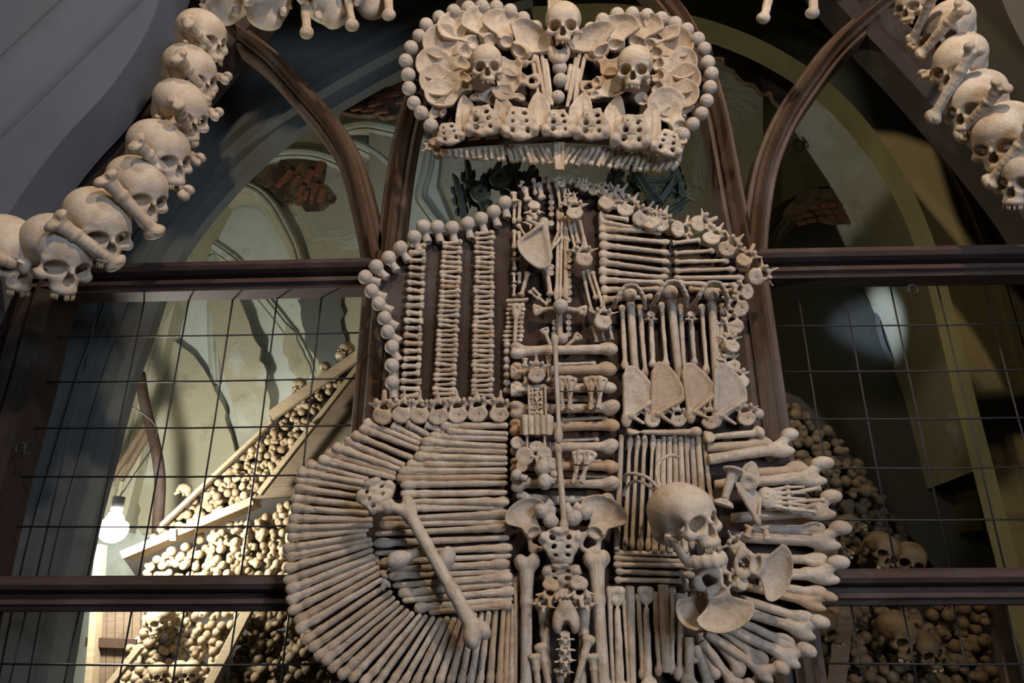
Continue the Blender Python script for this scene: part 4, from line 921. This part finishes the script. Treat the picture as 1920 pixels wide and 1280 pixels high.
# ------------------------------------------------------------------ fan field, lower left
fanf = thing('bone_fan_field', 'large shield field of level and fanned long bones on the lower left', 'bone panel', U(750, 1280, BD))
def cc(p, s=2.561, ox=520, oy=780): return ox + p[0] / s, oy + p[1] / s
RIGHT = [(780, 47, 1110, 46), (810, 75, 1110, 84), (728, 100, 1108, 108), (690, 125, 1106, 145), (680, 160, 1106, 170), (655, 195, 1108, 205), (620, 232, 1108, 228), (580, 268, 1106, 258), (570, 298, 1106, 292), (590, 330, 1106, 322), (590, 375, 1106, 365), (600, 410, 1115, 412), (600, 442, 1090, 440), (500, 495, 1115, 470), (490, 520, 1105, 508), (466, 565, 1100, 535), (458, 612, 1115, 585), (465, 660, 1130, 630), (490, 702, 1125, 670), (530, 735, 1120, 708), (532, 770, 1120, 742), (552, 812, 1135, 770), (578, 850, 1145, 802), (598, 887, 1145, 838), (655, 920, 1135, 878), (725, 942, 1130, 905)]
for i, (a, b2, c, d) in enumerate(RIGHT):
    p = cc((a, b2)); q = cc((c, d))
    if i > 9 and i % 2: p, q = q, p
    seg('long_bone', 'shin', *p, *q, 19 + jit(1.5), BD - .035 - .004 * (i % 2), fanf, roll=jit(30), flip=rnd.choice((1, -1)))
OUT = [(415, 25, 690, 135), (395, 55, 680, 162), (548, 42, 705, 122), (620, 35, 738, 98), (712, 38, 808, 80), (358, 85, 655, 205), (318, 115, 615, 237), (268, 145, 590, 257), (228, 175, 575, 275), (196, 205, 570, 298), (140, 225, 440, 305), (95, 262, 420, 325), (88, 300, 410, 352), (83, 345, 420, 388), (68, 390, 430, 432), (63, 440, 440, 466), (53, 488, 460, 500), (43, 540, 460, 522), (48, 580, 440, 548), (25, 640, 430, 570), (38, 680, 455, 590), (33, 735, 462, 612), (32, 795, 462, 640), (40, 840, 470, 668), (42, 890, 475, 698), (50, 945, 490, 722), (78, 990, 497, 750), (88, 1033, 508, 778), (113, 1088, 532, 805), (147, 1125, 552, 838), (178, 1167, 566, 866), (213, 1190, 586, 888), (248, 1225, 605, 908), (293, 1258, 632, 928), (343, 1275, 657, 940), (400, 1300, 690, 948), (455, 1320, 720, 952), (515, 1335, 755, 960), (570, 1345, 788, 962), (630, 1350, 822, 962), (690, 1355, 852, 962), (755, 1350, 885, 960), (815, 1350, 915, 955), (870, 1350, 950, 940), (918, 1350, 985, 938), (965, 1350, 1015, 932), (1015, 1350, 1048, 928), (1060, 1350, 1086, 922), (1098, 1350, 1112, 908), (1125, 1350, 1132, 900)]
for i, (a, b2, c, d) in enumerate(OUT):
    p = cc((a, b2)); q = cc((c, d))
    seg('long_bone', 'shin', *p, *q, 20 + jit(1.5), BD - .03 - .006 * (i % 2), fanf, roll=jit(35), flip=rnd.choice((1, -1)))
for x, y in [(716, 1060), (722, 1074), (722, 1095), (702, 1048)]: plac('bone_chip', 'ankle_bone', x, y, 20, BD - .03, fanf, jit(90))
sf = seg('thigh_bone', 'femur', 905, 1208, 744, 920, 72, BD - .11, None, roll=10, flip=1)
tag(sf, 'big thigh bone laid slantwise across the left fan of bones', 'bone')
ss = plac('sacrum', 'sacrum', 705, 929, 78, BD - .13, None, 200, 10, 0, 1, .95)
tag(ss, 'grey holed sacrum at the upper end of the slanting thigh bone', 'bone')
for lab, x, y, nx, ny, w in [('round bone knob with short neck left of the slanting thigh bone', 746.5, 1049, 790, 1034, 33), ('round bone knob with short neck right of the slanting thigh bone', 838, 1045.5, 828, 1092, 31)]:
    a = U(x, y, BD - .085); e = U(nx, ny, BD - .085) - a; s = w * mpp(x, y, BD)
    tag(put('round_bone_knob', rnd.choice(LIB['head_neck'][0]), Matrix.Translation(a) @ PLATE @ Matrix.Rotation(math.atan2(e.z, e.x) + math.pi / 2, 4, 'Z') @ Matrix.Diagonal((s, s * 1.35, s, 1))), lab, 'bone')

# ------------------------------------------------------------------ lower right field
lr = thing('upright_bone_field', 'shield field of upright and level slim bones on the lower right', 'bone panel', U(1230, 1280, BD))
def c2(p): return cc(p, 2.56, 1120, 780)
seg('arm_bone', 'humerus', *c2((500, 78)), *c2((140, 76)), 26, BD - .055, lr, roll=60)
for a, b2, c, d in [(120, 90, 93, 645), (160, 95, 132, 645), (196, 90, 165, 640), (230, 90, 205, 648), (270, 90, 242, 648), (298, 110, 275, 655), (322, 95, 312, 655), (350, 95, 348, 655), (376, 95, 385, 655), (402, 95, 422, 655), (428, 95, 455, 640), (456, 95, 485, 620), (486, 98, 515, 520), (512, 98, 548, 420)]:
    seg('forearm_bone', 'stick' if rnd.random() < .6 else 'rod', *c2((c, d)), *c2((a, b2)), 13 + jit(1), BD - .03 - rnd.uniform(0, .008), lr)
for a, b2, c, d in [(80, 655, 445, 668), (75, 680, 470, 702), (75, 712, 470, 722), (85, 745, 470, 765), (80, 785, 440, 797)]:
    seg('forearm_bone', 'rod', *c2((a, b2)), *c2((c, d)), 15, BD - .03, lr)
for a, b2, c, d, k, w in [(62, 880, 66, 1340, 'rod', 13), (92, 815, 112, 1370, 'humerus', 36), (125, 868, 152, 1340, 'rod', 12), (156, 815, 162, 1340, 'stick', 19), (195, 848, 216, 1270, 'rod', 15), (232, 815, 246, 1340, 'humerus', 34), (274, 838, 292, 1250, 'rod', 16), (315, 808, 325, 1232, 'stick', 22), (362, 818, 354, 1242, 'rod', 16), (402, 848, 396, 1275, 'humerus', 26), (425, 800, 420, 880, 'rod', 14)]:
    if k == 'humerus': seg('arm_bone', k, *c2((c, d)), *c2((a, b2)), w, BD - .035, lr, roll=0)
    else: seg('arm_bone', k, *c2((a, b2)), *c2((c, d)), w, BD - .03, lr)
rf = thing('thigh_bone_fan', 'fan of thick thigh bones with round heads on the lower right edge', 'bone panel', U(1450, 1280, BD))
D4 = BD - .04
seg('jaw_bone', 'humerus', *c2((800, 78)), *c2((510, 102)), 30, D4 - .01, rf, roll=30)
for a, b2, c, d in [(525, 152, 842, 128), (715, 275, 1017, 252), (740, 540, 1096, 548), (780, 675, 1104, 698), (770, 800, 1106, 862), (680, 875, 1048, 992), (640, 965, 955, 1112), (570, 1005, 815, 1195), (530, 1030, 705, 1245), (490, 1040, 565, 1268), (440, 1085, 470, 1190)]:
    seg('arm_bone', 'ball_end', *c2((c, d)), *c2((a, b2)), 33, D4, rf, roll=jit(30), flip=rnd.choice((1, -1)))
# thigh bones: (condyle/inner point, outer end); the head rises to the left of the direction of travel
for a, b2, c, d, w in [(530, 210, 985, 140, 66), (560, 330, 1150, 285, 66), (640, 490, 1190, 445, 66), (640, 580, 1225, 605, 70), (640, 750, 1215, 768, 66), (640, 800, 1150, 925, 50), (600, 905, 1105, 1065, 64), (560, 985, 1030, 1210, 68), (520, 1040, 890, 1290, 64), (500, 1080, 700, 1350, 60), (470, 1100, 560, 1370, 58), (440, 1060, 440, 1340, 58)]:
    seg('thigh_bone', 'femur_end', *c2((a, b2)), *c2((c, d)), w * .86, D4 - .008, rf, roll=jit(12), flip=1)
tk = skull('skull', 'large skull with lower jaw turned right, pecked by the bone raven', 1280, 968, 114, BD - .20, 14, 10, 34, True)
rv = thing('bone_raven', 'bird figure of shoulder blades, hip bones and a bony hand beside the large skull', 'bone figure', U(1390, 1190, BD - .1))
D5 = BD - .12
plac('hand', 'hand', 1466, 934, 92, D5 + .02, rv, -2, 0, 0)
for q in [(1480, 925, 1540, 915), (1478, 940, 1548, 938), (1476, 950, 1532, 962)]: seg('finger_bone', 'rod', *q, 12, D5 + .02, rv)
seg('arm_bone', 'humerus', 1376, 875, 1355, 950, 40, D5 - .02, rv, roll=20); seg('arm_bone', 'tibia', 1392, 880, 1350, 945, 28, D5, rv)
plac('shoulder_blade', 'scapula', 1412, 938, 50, D5 - .01, rv, 30, 10, 30); plac('shoulder_blade', 'scapula', 1400, 900, 46, D5, rv, -40)
plac('bone_disc', 'disc', 1402, 902, 34, D5 - .01, rv, 20, 20, -20)
for q in [(1407, 985, 1400, 1010), (1433, 985, 1440, 1014)]: seg('leg_bone', 'short_bone', q[2], q[3], q[0], q[1], 20, D5 - .02, rv)
plac('hip_bone', 'hip_bone', 1432, 1064, 104, D5 - .03, rv, -112, 8, 0, 1.05, .66, .8)
plac('hip_bone', 'hip_bone', 1350, 1126, 112, D5 - .06, rv, 196, 10, 0, 1, .70, .8)
plac('hip_bone', 'ilium', 1300, 1138, 74, D5 - .02, rv, 150, 10, -20)
plac('vertebra', 'vertebra', 1388, 1092, 56, D5 - .02, rv, 60, 20, 20); plac('vertebra', 'vertebra', 1384, 1030, 54, D5 - .01, rv, 30, 20, 10)
plac('vertebra', 'vertebra', 1404, 1048, 44, D5, rv, 100, 20, 10)
seg('leg_bone', 'short_bone', 1354, 1042, 1356, 1078, 26, D5 - .04, rv)
seg('leg_bone', 'rod', 1290, 1110, 1276, 1068, 16, D5, rv)
# rib hair of the large skull
def ribs(pts, r):
    put('rib_hair', tube('rib_hair', catmull([U(x, y, d) for x, y, d in pts], 5), r, M_BONE, 8), I4, tk)
ribs([(1240, 922, BD - .17), (1215, 896, BD - .17), (1190, 888, BD - .16), (1174, 890, BD - .14), (1172, 902, BD - .12)], .0045)
ribs([(1236, 926, BD - .16), (1205, 904, BD - .16), (1184, 904, BD - .14), (1172, 918, BD - .12), (1170, 930, BD - .11)], .004)
ribs([(1238, 918, BD - .17), (1231, 885, BD - .16), (1240, 862, BD - .15), (1258, 853, BD - .14), (1272, 857, BD - .12)], .0045)
# carved foliage behind the shoulders of the shield
def foliage(label, spots, base):
    t = thing('carved_foliage', label, 'carving', U(*base, .0))
    for x, y, w, r, pi in spots: plac('leaf', 'leaf', x, y, w, .03 + jit(.03), t, r, pi, jit(25), .72, 1.4, 1)
    a, b2 = U(base[0], base[1] + 40, -.05), U(base[0], base[1] - 60, .03)
    put('stem', tube('stem', catmull([a, (a + b2) / 2 + Vector((.02, 0, 0)), b2], 5), .014, M_LEAF, 8), I4, t)
    return t
fl_ = foliage('dark green carved leaves showing above the left shoulder of the shield', [(862, 372, 44, 12, 20), (880, 345, 46, 5, 10), (893, 372, 46, 40, 15), (918, 340, 42, -30, 10), (935, 330, 46, -70, 10), (948, 352, 46, 60, 10), (965, 330, 42, 20, 0), (985, 345, 44, -20, 0), (912, 382, 36, 60, 10), (1002, 338, 40, 10, 0)], (900, 420))
for c, r in [((937, 333), 17), ((900, 362), 14)]:
    pts = [U(c[0] + math.cos(a) * r * (1 - a / 14), c[1] + math.sin(a) * r * (1 - a / 14), -.02) for a in np.linspace(0, 9, 40)]
    put('scroll', tube('scroll', pts, .012, M_LEAF, 8), I4, fl_)
foliage('dark carved leaves in the shade above the right shoulder of the shield', [(1190, 335, 44, -10, 10), (1215, 350, 46, 30, 10), (1238, 372, 44, -40, 10), (1262, 360, 42, 60, 10), (1205, 388, 40, -60, 10), (1270, 335, 42, 10, 0), (1170, 360, 44, 40, 0), (1152, 338, 44, -20, 0), (1240, 340, 36, 90, 0), (1255, 395, 40, 120, 0)], (1215, 420))

# ================================================================== garlands of skulls and crossed bones
GY = -.30
def gskull(label, x, y, w, rot, pitch, yaw, grp): skull('skull', label, x, y, w, GY, rot, pitch, yaw, False, grp)
GL = 'skulls of the left garland'; GR = 'skulls of the right garland'
LS = [('highest full skull of the left garland, near the arch top', 378, 66, 80), ('second skull down the left garland, with a pale brow', 356, 135, 86), ('third skull down the left garland, two bone shafts across its cheek', 338, 204, 92), ('fourth skull down the left garland, yellowish', 298, 284, 100), ('fifth skull down the left garland, grey patch on its crown', 256, 352, 100), ('sixth skull down the left garland, just above the upper rail end', 182, 418, 112), ('seventh skull down the left garland, in front of the screen corner', 104, 472, 118), ('skull cut off by the left picture edge at the garland end', 14, 470, 112)]
for i, (lab, x, y, w) in enumerate(LS): gskull(lab, x, y, w, -14 + jit(6) - (8 if i > 4 else 0), 34 + jit(6), 70 + jit(6), GL)
def gbone(label, x0, y0, x1, y1, w, d0, d1, grp, kind='femur_side', flip=1, roll=0):
    o = seg('garland_bone', kind, x0, y0, x1, y1, w, d0, None, roll=roll, flip=flip, y2=d1); tag(o, label, 'bone', grp)
GBL = 'crossed bones of the left garland'; GBR = 'crossed bones of the right garland'
for lab, x0, y0, x1, y1, w in [('bone slung across the cheek of the highest left garland skull', 345, 38, 412, 112, 26), ('bone slung across the second left garland skull from the top', 328, 100, 392, 184, 28), ('bone slung across the third left garland skull from the top', 330, 186, 366, 268, 28), ('bone slung across the fourth left garland skull from the top', 248, 262, 330, 340, 32), ('long bone passing under the fifth left garland skull to the right', 190, 326, 298, 444, 36), ('long bone under the sixth left garland skull, ending on the rail', 94, 408, 226, 500, 38), ('bone at the left garland end, running into the seventh skull', -40, 478, 72, 508, 34)]:
    gbone(lab, x0, y0, x1, y1, w * 1.4, GY - .12, GY + .05, GBL)
for lab, x0, y0, x1, y1, w in [('bone end sticking out right of the second left garland skull', 432, 150, 330, 120, 26), ('bone end sticking out right of the third left garland skull', 414, 218, 320, 180, 28), ('bone end sticking out right of the fourth left garland skull', 380, 306, 270, 230, 28), ('bone end with bluish shade right of the fifth left garland skull', 358, 368, 240, 300, 34)]:
    gbone(lab, x0, y0, x1, y1, w, GY + .05, GY + .09, GBL)
for lab, x, y, w, r, ya in [('skull hanging at the top edge, face turned up left of centre', 502, -8, 92, 10, 25), ('skull at the top edge seen from below, third from the crown', 604, -6, 92, 30, -20), ('dim skull at the top edge, nearest the left side of the crown', 690, -22, 84, 20, 0), ('skull cut by the top edge above the left garland corner', 428, -18, 96, -10, 30)]:
    skull('skull', lab, x, y, w, GY + .05, r, -25, ya, False, 'skulls along the top edge')
for lab, q in [('thin bone hanging from the top edge below the third skull', (568, -40, 574, 70)), ('bone hanging down from the top edge left of the crown', (645, -40, 660, 55)), ('thin bone hanging from the top edge nearest the crown on its left', (724, -50, 728, 35)), ('bone hanging from the top edge right of the crown', (1450, -40, 1428, 40)), ('short bone hanging from the top edge beside the right tracery rib', (1524, -40, 1522, 30)), ('pale bone cut by the top edge above the left garland', (380, 20, 440, -40))]:
    gbone(lab, *q, 26, GY + .06, GY + .02, 'bones hanging along the top edge', 'rod')
RS = [('skull cut by the top edge at the upper end of the right garland', 1716, 2, 66), ('second skull from the top of the right garland', 1780, 52, 88), ('third skull from the top of the right garland, toothy', 1800, 116, 92), ('fourth skull from the top of the right garland, bone ball at its temple', 1832, 188, 98), ('fifth skull from the top of the right garland, grey patch on its crown', 1882, 252, 106), ('lowest right garland skull, cut by the right picture edge', 1932, 322, 104)]
for i, (lab, x, y, w) in enumerate(RS): gskull(lab, x, y, w, 14 + jit(6), 34 + jit(6), -66 + jit(6), GR)
for lab, x0, y0, x1, y1, w in [('bone slung across the second right garland skull', 1812, 6, 1722, 108, 28), ('bone slung across the third right garland skull', 1832, 82, 1742, 232, 30), ('bone slung across the fourth right garland skull', 1884, 152, 1796, 262, 32), ('bone slung across the fifth right garland skull', 1946, 232, 1850, 350, 34), ('bone across the top skull of the right garland', 1760, -30, 1706, 84, 26)]:
    gbone(lab, x0, y0, x1, y1, w * 1.4, GY - .12, GY + .05, GBR)
for lab, x0, y0, x1, y1, w in [('bone end sticking out left of the third right garland skull', 1724, 144, 1830, 110, 24), ('bone end sticking out left of the second right garland skull', 1706, 92, 1790, 30, 24)]:
    gbone(lab, x0, y0, x1, y1, w, GY + .04, GY + .08, GBR)

# ================================================================== bone piles behind the grille
def inside(x, y, pts):
    c = False; n = len(pts)
    for i in range(n):
        (x0, y0), (x1, y1) = pts[i], pts[i - 1]
        if (y0 > y) != (y1 > y) and x < (x1 - x0) * (y - y0) / (y1 - y0) + x0: c = not c
    return c
def spots(poly, sp, jitter=.28):
    xs = [p[0] for p in poly]; ys = [p[1] for p in poly]; out = []; r = 0; y = min(ys)
    while y < max(ys):
        x = min(xs) + (r % 2) * sp / 2
        while x < max(xs):
            a, b2 = x + jit(sp * jitter), y + jit(sp * jitter)
            if inside(a, b2, poly): out.append((a, b2))
            x += sp
        y += sp * .82; r += 1
    return out
def pile_things(poly, sp, depth, label, grp, slope=0):
    y0 = max(p[1] for p in poly)
    for x, y in spots(poly, sp):
        k = 'knob' if rnd.random() < .55 else 'knob_round'
        d = depth + (y0 - y) * slope + jit(.02)
        o = plac('piled_bone', k, x, y, sp * rnd.uniform(.95, 1.2), d, None, jit(180), rnd.uniform(-10, 30), jit(30))
        t = (x - min(p[0] for p in poly)) / (max(p[0] for p in poly) - min(p[0] for p in poly))
        u = (y - min(p[1] for p in poly)) / (y0 - min(p[1] for p in poly))
        tag(o, label + ', ' + ('low' if u > .6 else 'high' if u < .3 else 'mid') + ' ' + ('at its left end' if t < .25 else 'left of its middle' if t < .5 else 'right of its middle' if t < .75 else 'at its right end'), 'bone', grp)
def pile_stuff(name, poly, sp, depth, label, slope=0, kinds=('knob', 'knob_round')):
    V = []; F = []; off = 0; y0 = max(p[1] for p in poly)
    raw = {}
    for k in kinds:
        me = LIB[k][0]; vv = np.empty(len(me.vertices) * 3); me.vertices.foreach_get('co', vv)
        raw[k] = (vv.reshape(-1, 3), [tuple(p.vertices) for p in me.polygons])
    for x, y in spots(poly, sp):
        k = rnd.choice(kinds); vv, ff = raw[k]; d = depth + (y0 - y) * slope + jit(.03)
        s = sp * rnd.uniform(1.0, 1.4) * mpp(x, y, d)
        Mx = Matrix.Translation(U(x, y, d)) @ PLATE @ Euler((jit(.5), jit(.5), jit(3.1))).to_matrix().to_4x4() @ Matrix.Diagonal((s, s, s, 1))
        Mn = A(Mx); V.append(vv @ Mn[:3, :3].T + Mn[:3, 3]); F += [tuple(i + off for i in q) for q in ff]; off += len(vv)
    o = put(name, to_mesh(name, np.concatenate(V), F, M_DIM), I4); tag(o, label, 'bones', None, 'stuff'); return o
DK = ('knob_dim', 'knob_round_dim')
P1 = [(238, 1034), (300, 990), (400, 893), (507, 793), (590, 728), (664, 676), (590, 790), (490, 918), (470, 932), (340, 988)]
P2 = [(284, 1052), (340, 1022), (470, 968), (560, 935), (560, 1082), (268, 1082)]
P3 = [(270, 1138), (458, 1138), (392, 1290), (215, 1300), (240, 1220)]
P4 = [(474, 1138), (640, 1138), (660, 1300), (405, 1300)]
pile_things(P1, 17, 1.53, 'bone end in the pile between the sloping boards', 'bones stacked between the sloping boards')
pile_things(P2, 19, 1.40, 'bone end in the stack under the sloping board', 'bones stacked under the sloping board')
pile_things(P3, 20, 1.35, 'bone end in the stack below the left rail', 'bones stacked below the left rail')
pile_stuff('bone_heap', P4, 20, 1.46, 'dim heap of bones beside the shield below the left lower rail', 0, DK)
put_list = [(297, 1262, 34), (335, 1262, 38), (358, 1258, 34), (300, 1160, 46), (292, 1175, 30)]
for i, (x, y, w) in enumerate(put_list):
    skull('skull', ['leftmost small skull at the bottom of the left bone stack', 'small skull with dark eyes, second in the bottom row of the left stack', 'small skull third in the bottom row of the left stack', 'pale round skull at the top of the stack below the left rail', 'small tilted skull under the pale round one below the left rail'][i], x, y, w, 1.26, jit(20), 10, jit(40), False, 'skulls in the left bone stack', 'pile_skull')
for i, (x, y, w) in enumerate([(650, 655, 26), (610, 690, 22), (640, 668, 20), (560, 722, 24), (345, 918, 22), (560, 745, 22)]):
    skull('skull', ['small skull on top of the sloping board next to the left mullion', 'small skull on the sloping board, second from the left mullion', 'small skull half hidden behind another beside the left mullion', 'small skull resting on the upper sloping board midway', 'small skull poking out low on the upper sloping board', 'small skull lying just under the upper sloping board'][i], x, y, w, 1.48, jit(30), 10, jit(60), False, 'skulls on the sloping boards', 'pile_skull')
# boards that hold the piles
def board(name, a, b2, th, depth, mat, label, thick=.03):
    (x0, y0), (x1, y1) = a, b2; dx, dy = x1 - x0, y1 - y0; L = math.hypot(dx, dy); nx, ny = -dy / L * th / 2, dx / L * th / 2
    o = put(name, slab(name, [(x0 + nx, y0 + ny), (x1 + nx, y1 + ny), (x1 - nx, y1 - ny), (x0 - nx, y0 - ny)], depth - thick, depth, mat, None, .003), I4); return tag(o, label, 'board')
board('pile_board', (226, 1040), (474, 937), 15, 1.38, M_PLANK, 'wide pale board sloping under the upper bone pile behind the left grille', .10)
board('pile_board', (484, 925), (588, 792), 10, 1.40, M_PLANK, 'steep pale board at the right edge of the upper bone pile')
board('pile_board', (588, 792), (672, 684), 9, 1.42, M_PLANK, 'thin pale board reaching up to the left mullion')
board('pile_board', (300, 984), (508, 788), 7, 1.48, M_PLANK, 'narrow board along the upper edge of the sloping bone pile')
board('pile_board', (506, 778), (674, 662), 18, 1.46, M_PLANK, 'broad pale board at the top of the sloping bone pile')
board('pile_board', (466, 1138), (345, 1370), 18, 1.26, M_PLANK, 'pale slanting board right of the bone stack below the left rail')
board('pile_board', (262, 1210), (190, 1300), 12, 1.26, M_PLANK, 'pale slanting board left of the bone stack below the left rail')
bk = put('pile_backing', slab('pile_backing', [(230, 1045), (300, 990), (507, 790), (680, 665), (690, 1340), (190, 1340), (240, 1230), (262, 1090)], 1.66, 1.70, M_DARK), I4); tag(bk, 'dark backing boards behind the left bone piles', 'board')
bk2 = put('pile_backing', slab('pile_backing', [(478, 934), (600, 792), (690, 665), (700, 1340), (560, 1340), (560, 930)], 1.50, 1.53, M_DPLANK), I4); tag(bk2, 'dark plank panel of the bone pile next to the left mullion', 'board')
lt = [(318, 1002, 11, 22)]
for i, (x, y, w, h) in enumerate(lt):
    o = put('paper_tag', slab('paper_tag', [(x, y - h / 2), (x + w, y - h / 2), (x + w, y + h / 2), (x, y + h / 2)], 1.266, 1.27, M_CARD), I4); tag(o, ['white paper tag hanging from the wide sloping board', ''][i], 'tag')
# plank door, dark pole and slats at the far left
dr = thing('plank_door', 'pale plank door with a dark cross rail behind the lower left grille', 'door', U(215, 1300, 1.38))
for i in range(7):
    x = 170 + i * 16
    put('plank', slab('plank', [(x, 1120), (x + 14.5, 1120), (x + 9.5, 1310), (x - 5, 1310)], 1.37, 1.40, M_DPLANK if i else M_PLANK), I4, dr)
put('cross_rail', slab('cross_rail', [(160, 1194), (256, 1198), (254, 1216), (158, 1212)], 1.34, 1.37, M_BOARD), I4, dr)
o = put('door_post', slab('door_post', [(178, 1020), (190, 1020), (170, 1310), (156, 1310)], 1.31, 1.36, M_PLANK), I4); tag(o, 'narrow post beside the plank door, coloured pale for its bulb-lit edge', 'post')  # pale wood colour stands in for bulb light on the edge
pts = catmull([U(x, y, 1.72) for x, y in ((262, 700), (272, 760), (290, 830), (300, 900), (296, 985), (292, 1100))], 5)
o = put('bent_pole', tube('bent_pole', [p - pts[-1] for p in pts], .028, M_BOARD, 10), Matrix.Translation(pts[-1])); tag(o, 'dark bent pole standing behind the bulb', 'pole')
for i, (a, b2, lab) in enumerate([((276, 790), (205, 900), 'thin slanting slat above the bulb'), ((284, 800), (224, 900), 'second thin slanting slat above the bulb, nearer the bent pole')]): board('slat', a, b2, 7, 1.78, M_DPLANK, lab)
# right piles
Q1 = [(1430, 725), (1500, 752), (1560, 815), (1620, 890), (1690, 985), (1745, 1072), (1430, 1072)]
Q2 = [(1500, 1136), (1850, 1136), (1862, 1300), (1400, 1300), (1450, 1180)]
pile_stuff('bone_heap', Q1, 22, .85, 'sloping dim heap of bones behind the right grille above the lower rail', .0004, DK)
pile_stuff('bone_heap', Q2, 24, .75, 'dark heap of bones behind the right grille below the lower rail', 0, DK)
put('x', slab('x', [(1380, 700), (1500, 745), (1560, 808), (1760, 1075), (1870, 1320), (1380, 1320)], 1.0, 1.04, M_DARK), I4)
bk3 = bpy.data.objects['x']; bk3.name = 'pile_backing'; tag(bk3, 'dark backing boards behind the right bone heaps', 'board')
for i, (x, y, w, r, ya) in enumerate([(1650, 1030, 60, -30, 20), (1705, 1050, 62, -20, -10), (1555, 1035, 52, 60, 30), (1545, 1175, 56, 20, 20), (1680, 1190, 70, -20, 25), (1580, 1155, 44, 40, -30), (1730, 1215, 60, 10, 10), (1530, 910, 34, 20, 10), (1590, 985, 40, 60, 30)]):
    skull('skull', ['dim skull in the right heap just above the lower rail, second from its low end', 'dim skull at the low end of the right heap on the lower rail', 'tilted dim skull on the rail beside the fan of thigh bones', 'dim skull below the right rail beside the fan of thigh bones', 'largest dim skull below the right lower rail', 'small dim skull tucked under the right lower rail', 'dim skull low in the right heap, right of the largest one', 'small dim skull high in the right sloping heap', 'small tilted skull midway in the right sloping heap'][i], x, y, w, .70, r, 10, ya, False, 'skulls in the right bone heaps', 'dim_skull')
for lab, q, dp in [('dark upright post at the end of the right bone heap below the rail', (1588, 1138, 1570, 1310), .66), ('dark timber post at far right behind the grille', (1880, 1130, 1905, 1310), .72)]:
    o = put('timber_post', slab('timber_post', [(q[0] - 14, q[1]), (q[0] + 14, q[1]), (q[2] + 14, q[3]), (q[2] - 14, q[3])], dp, dp + .05, M_DPLANK), I4); tag(o, lab, 'post')
o = put('pyramid_light_block', slab('pyramid_light_block', [(1000, 640), (1080, 640), (1330, 1000), (1350, 1400), (760, 1400), (780, 1000)], 1.25, 2.05, M_DARK, 1.25), I4); tag(o, 'unseen dark block added behind the shield for the bone pyramid, stops the bulb light', 'board')  # added out of sight to keep bulb light from the right half
# ================================================================== bare bulb
bc = U(212, 990, .98); br = 26 * mpp(212, 990, .98)
bt = thing('light_bulb', 'bare glowing bulb hanging behind the left grille', 'bulb', bc)
bm = bmesh.new(); bmesh.ops.create_uvsphere(bm, u_segments=24, v_segments=16, radius=br)
for vv in bm.verts:
    if vv.co.z > br * .55: vv.co.x *= .75; vv.co.y *= .75; vv.co.z = br * .55 + (vv.co.z - br * .55) * 1.7
me = bpy.data.meshes.new('glass_globe'); bm.to_mesh(me); bm.free(); me.materials.append(M_BULB); me.polygons.foreach_set('use_smooth', [True] * len(me.polygons))
put('glass_globe', me, Matrix.Translation(bc), bt)
put('socket', tube('socket', [bc + Vector((0, 0, br * 1.25)), bc + Vector((0, 0, br * 1.5)), bc + Vector((0, 0, br * 2.2))], br * .42, M_WIRE, 12), I4, bt)
put('cable', tube('cable', catmull([bc + Vector((0, 0, br * 2.2)), bc + Vector((.03, .01, .2)), bc + Vector((.09, .03, .42)), bc + Vector((-.02, -.2, .5)), U(236, 770, .56)], 5), .003, M_WIRE, 6), I4, bt)
lamp('assumed_bulb_light', 'POINT', U(1330, 640, .9), 1.7, (1, .76, .36), .05)  # second bulb assumed out of sight behind the shield to warm the right side
sp_ = lamp('assumed_daylight', 'SPOT', U(1390, 560, 1.9), 20, (.6, .75, 1), .03, U(1722, 612, 2.31)); sp_.data.spot_size = math.radians(30); sp_.data.spot_blend = 1  # spot added unseen behind the mullion to throw the blue patch into the niche
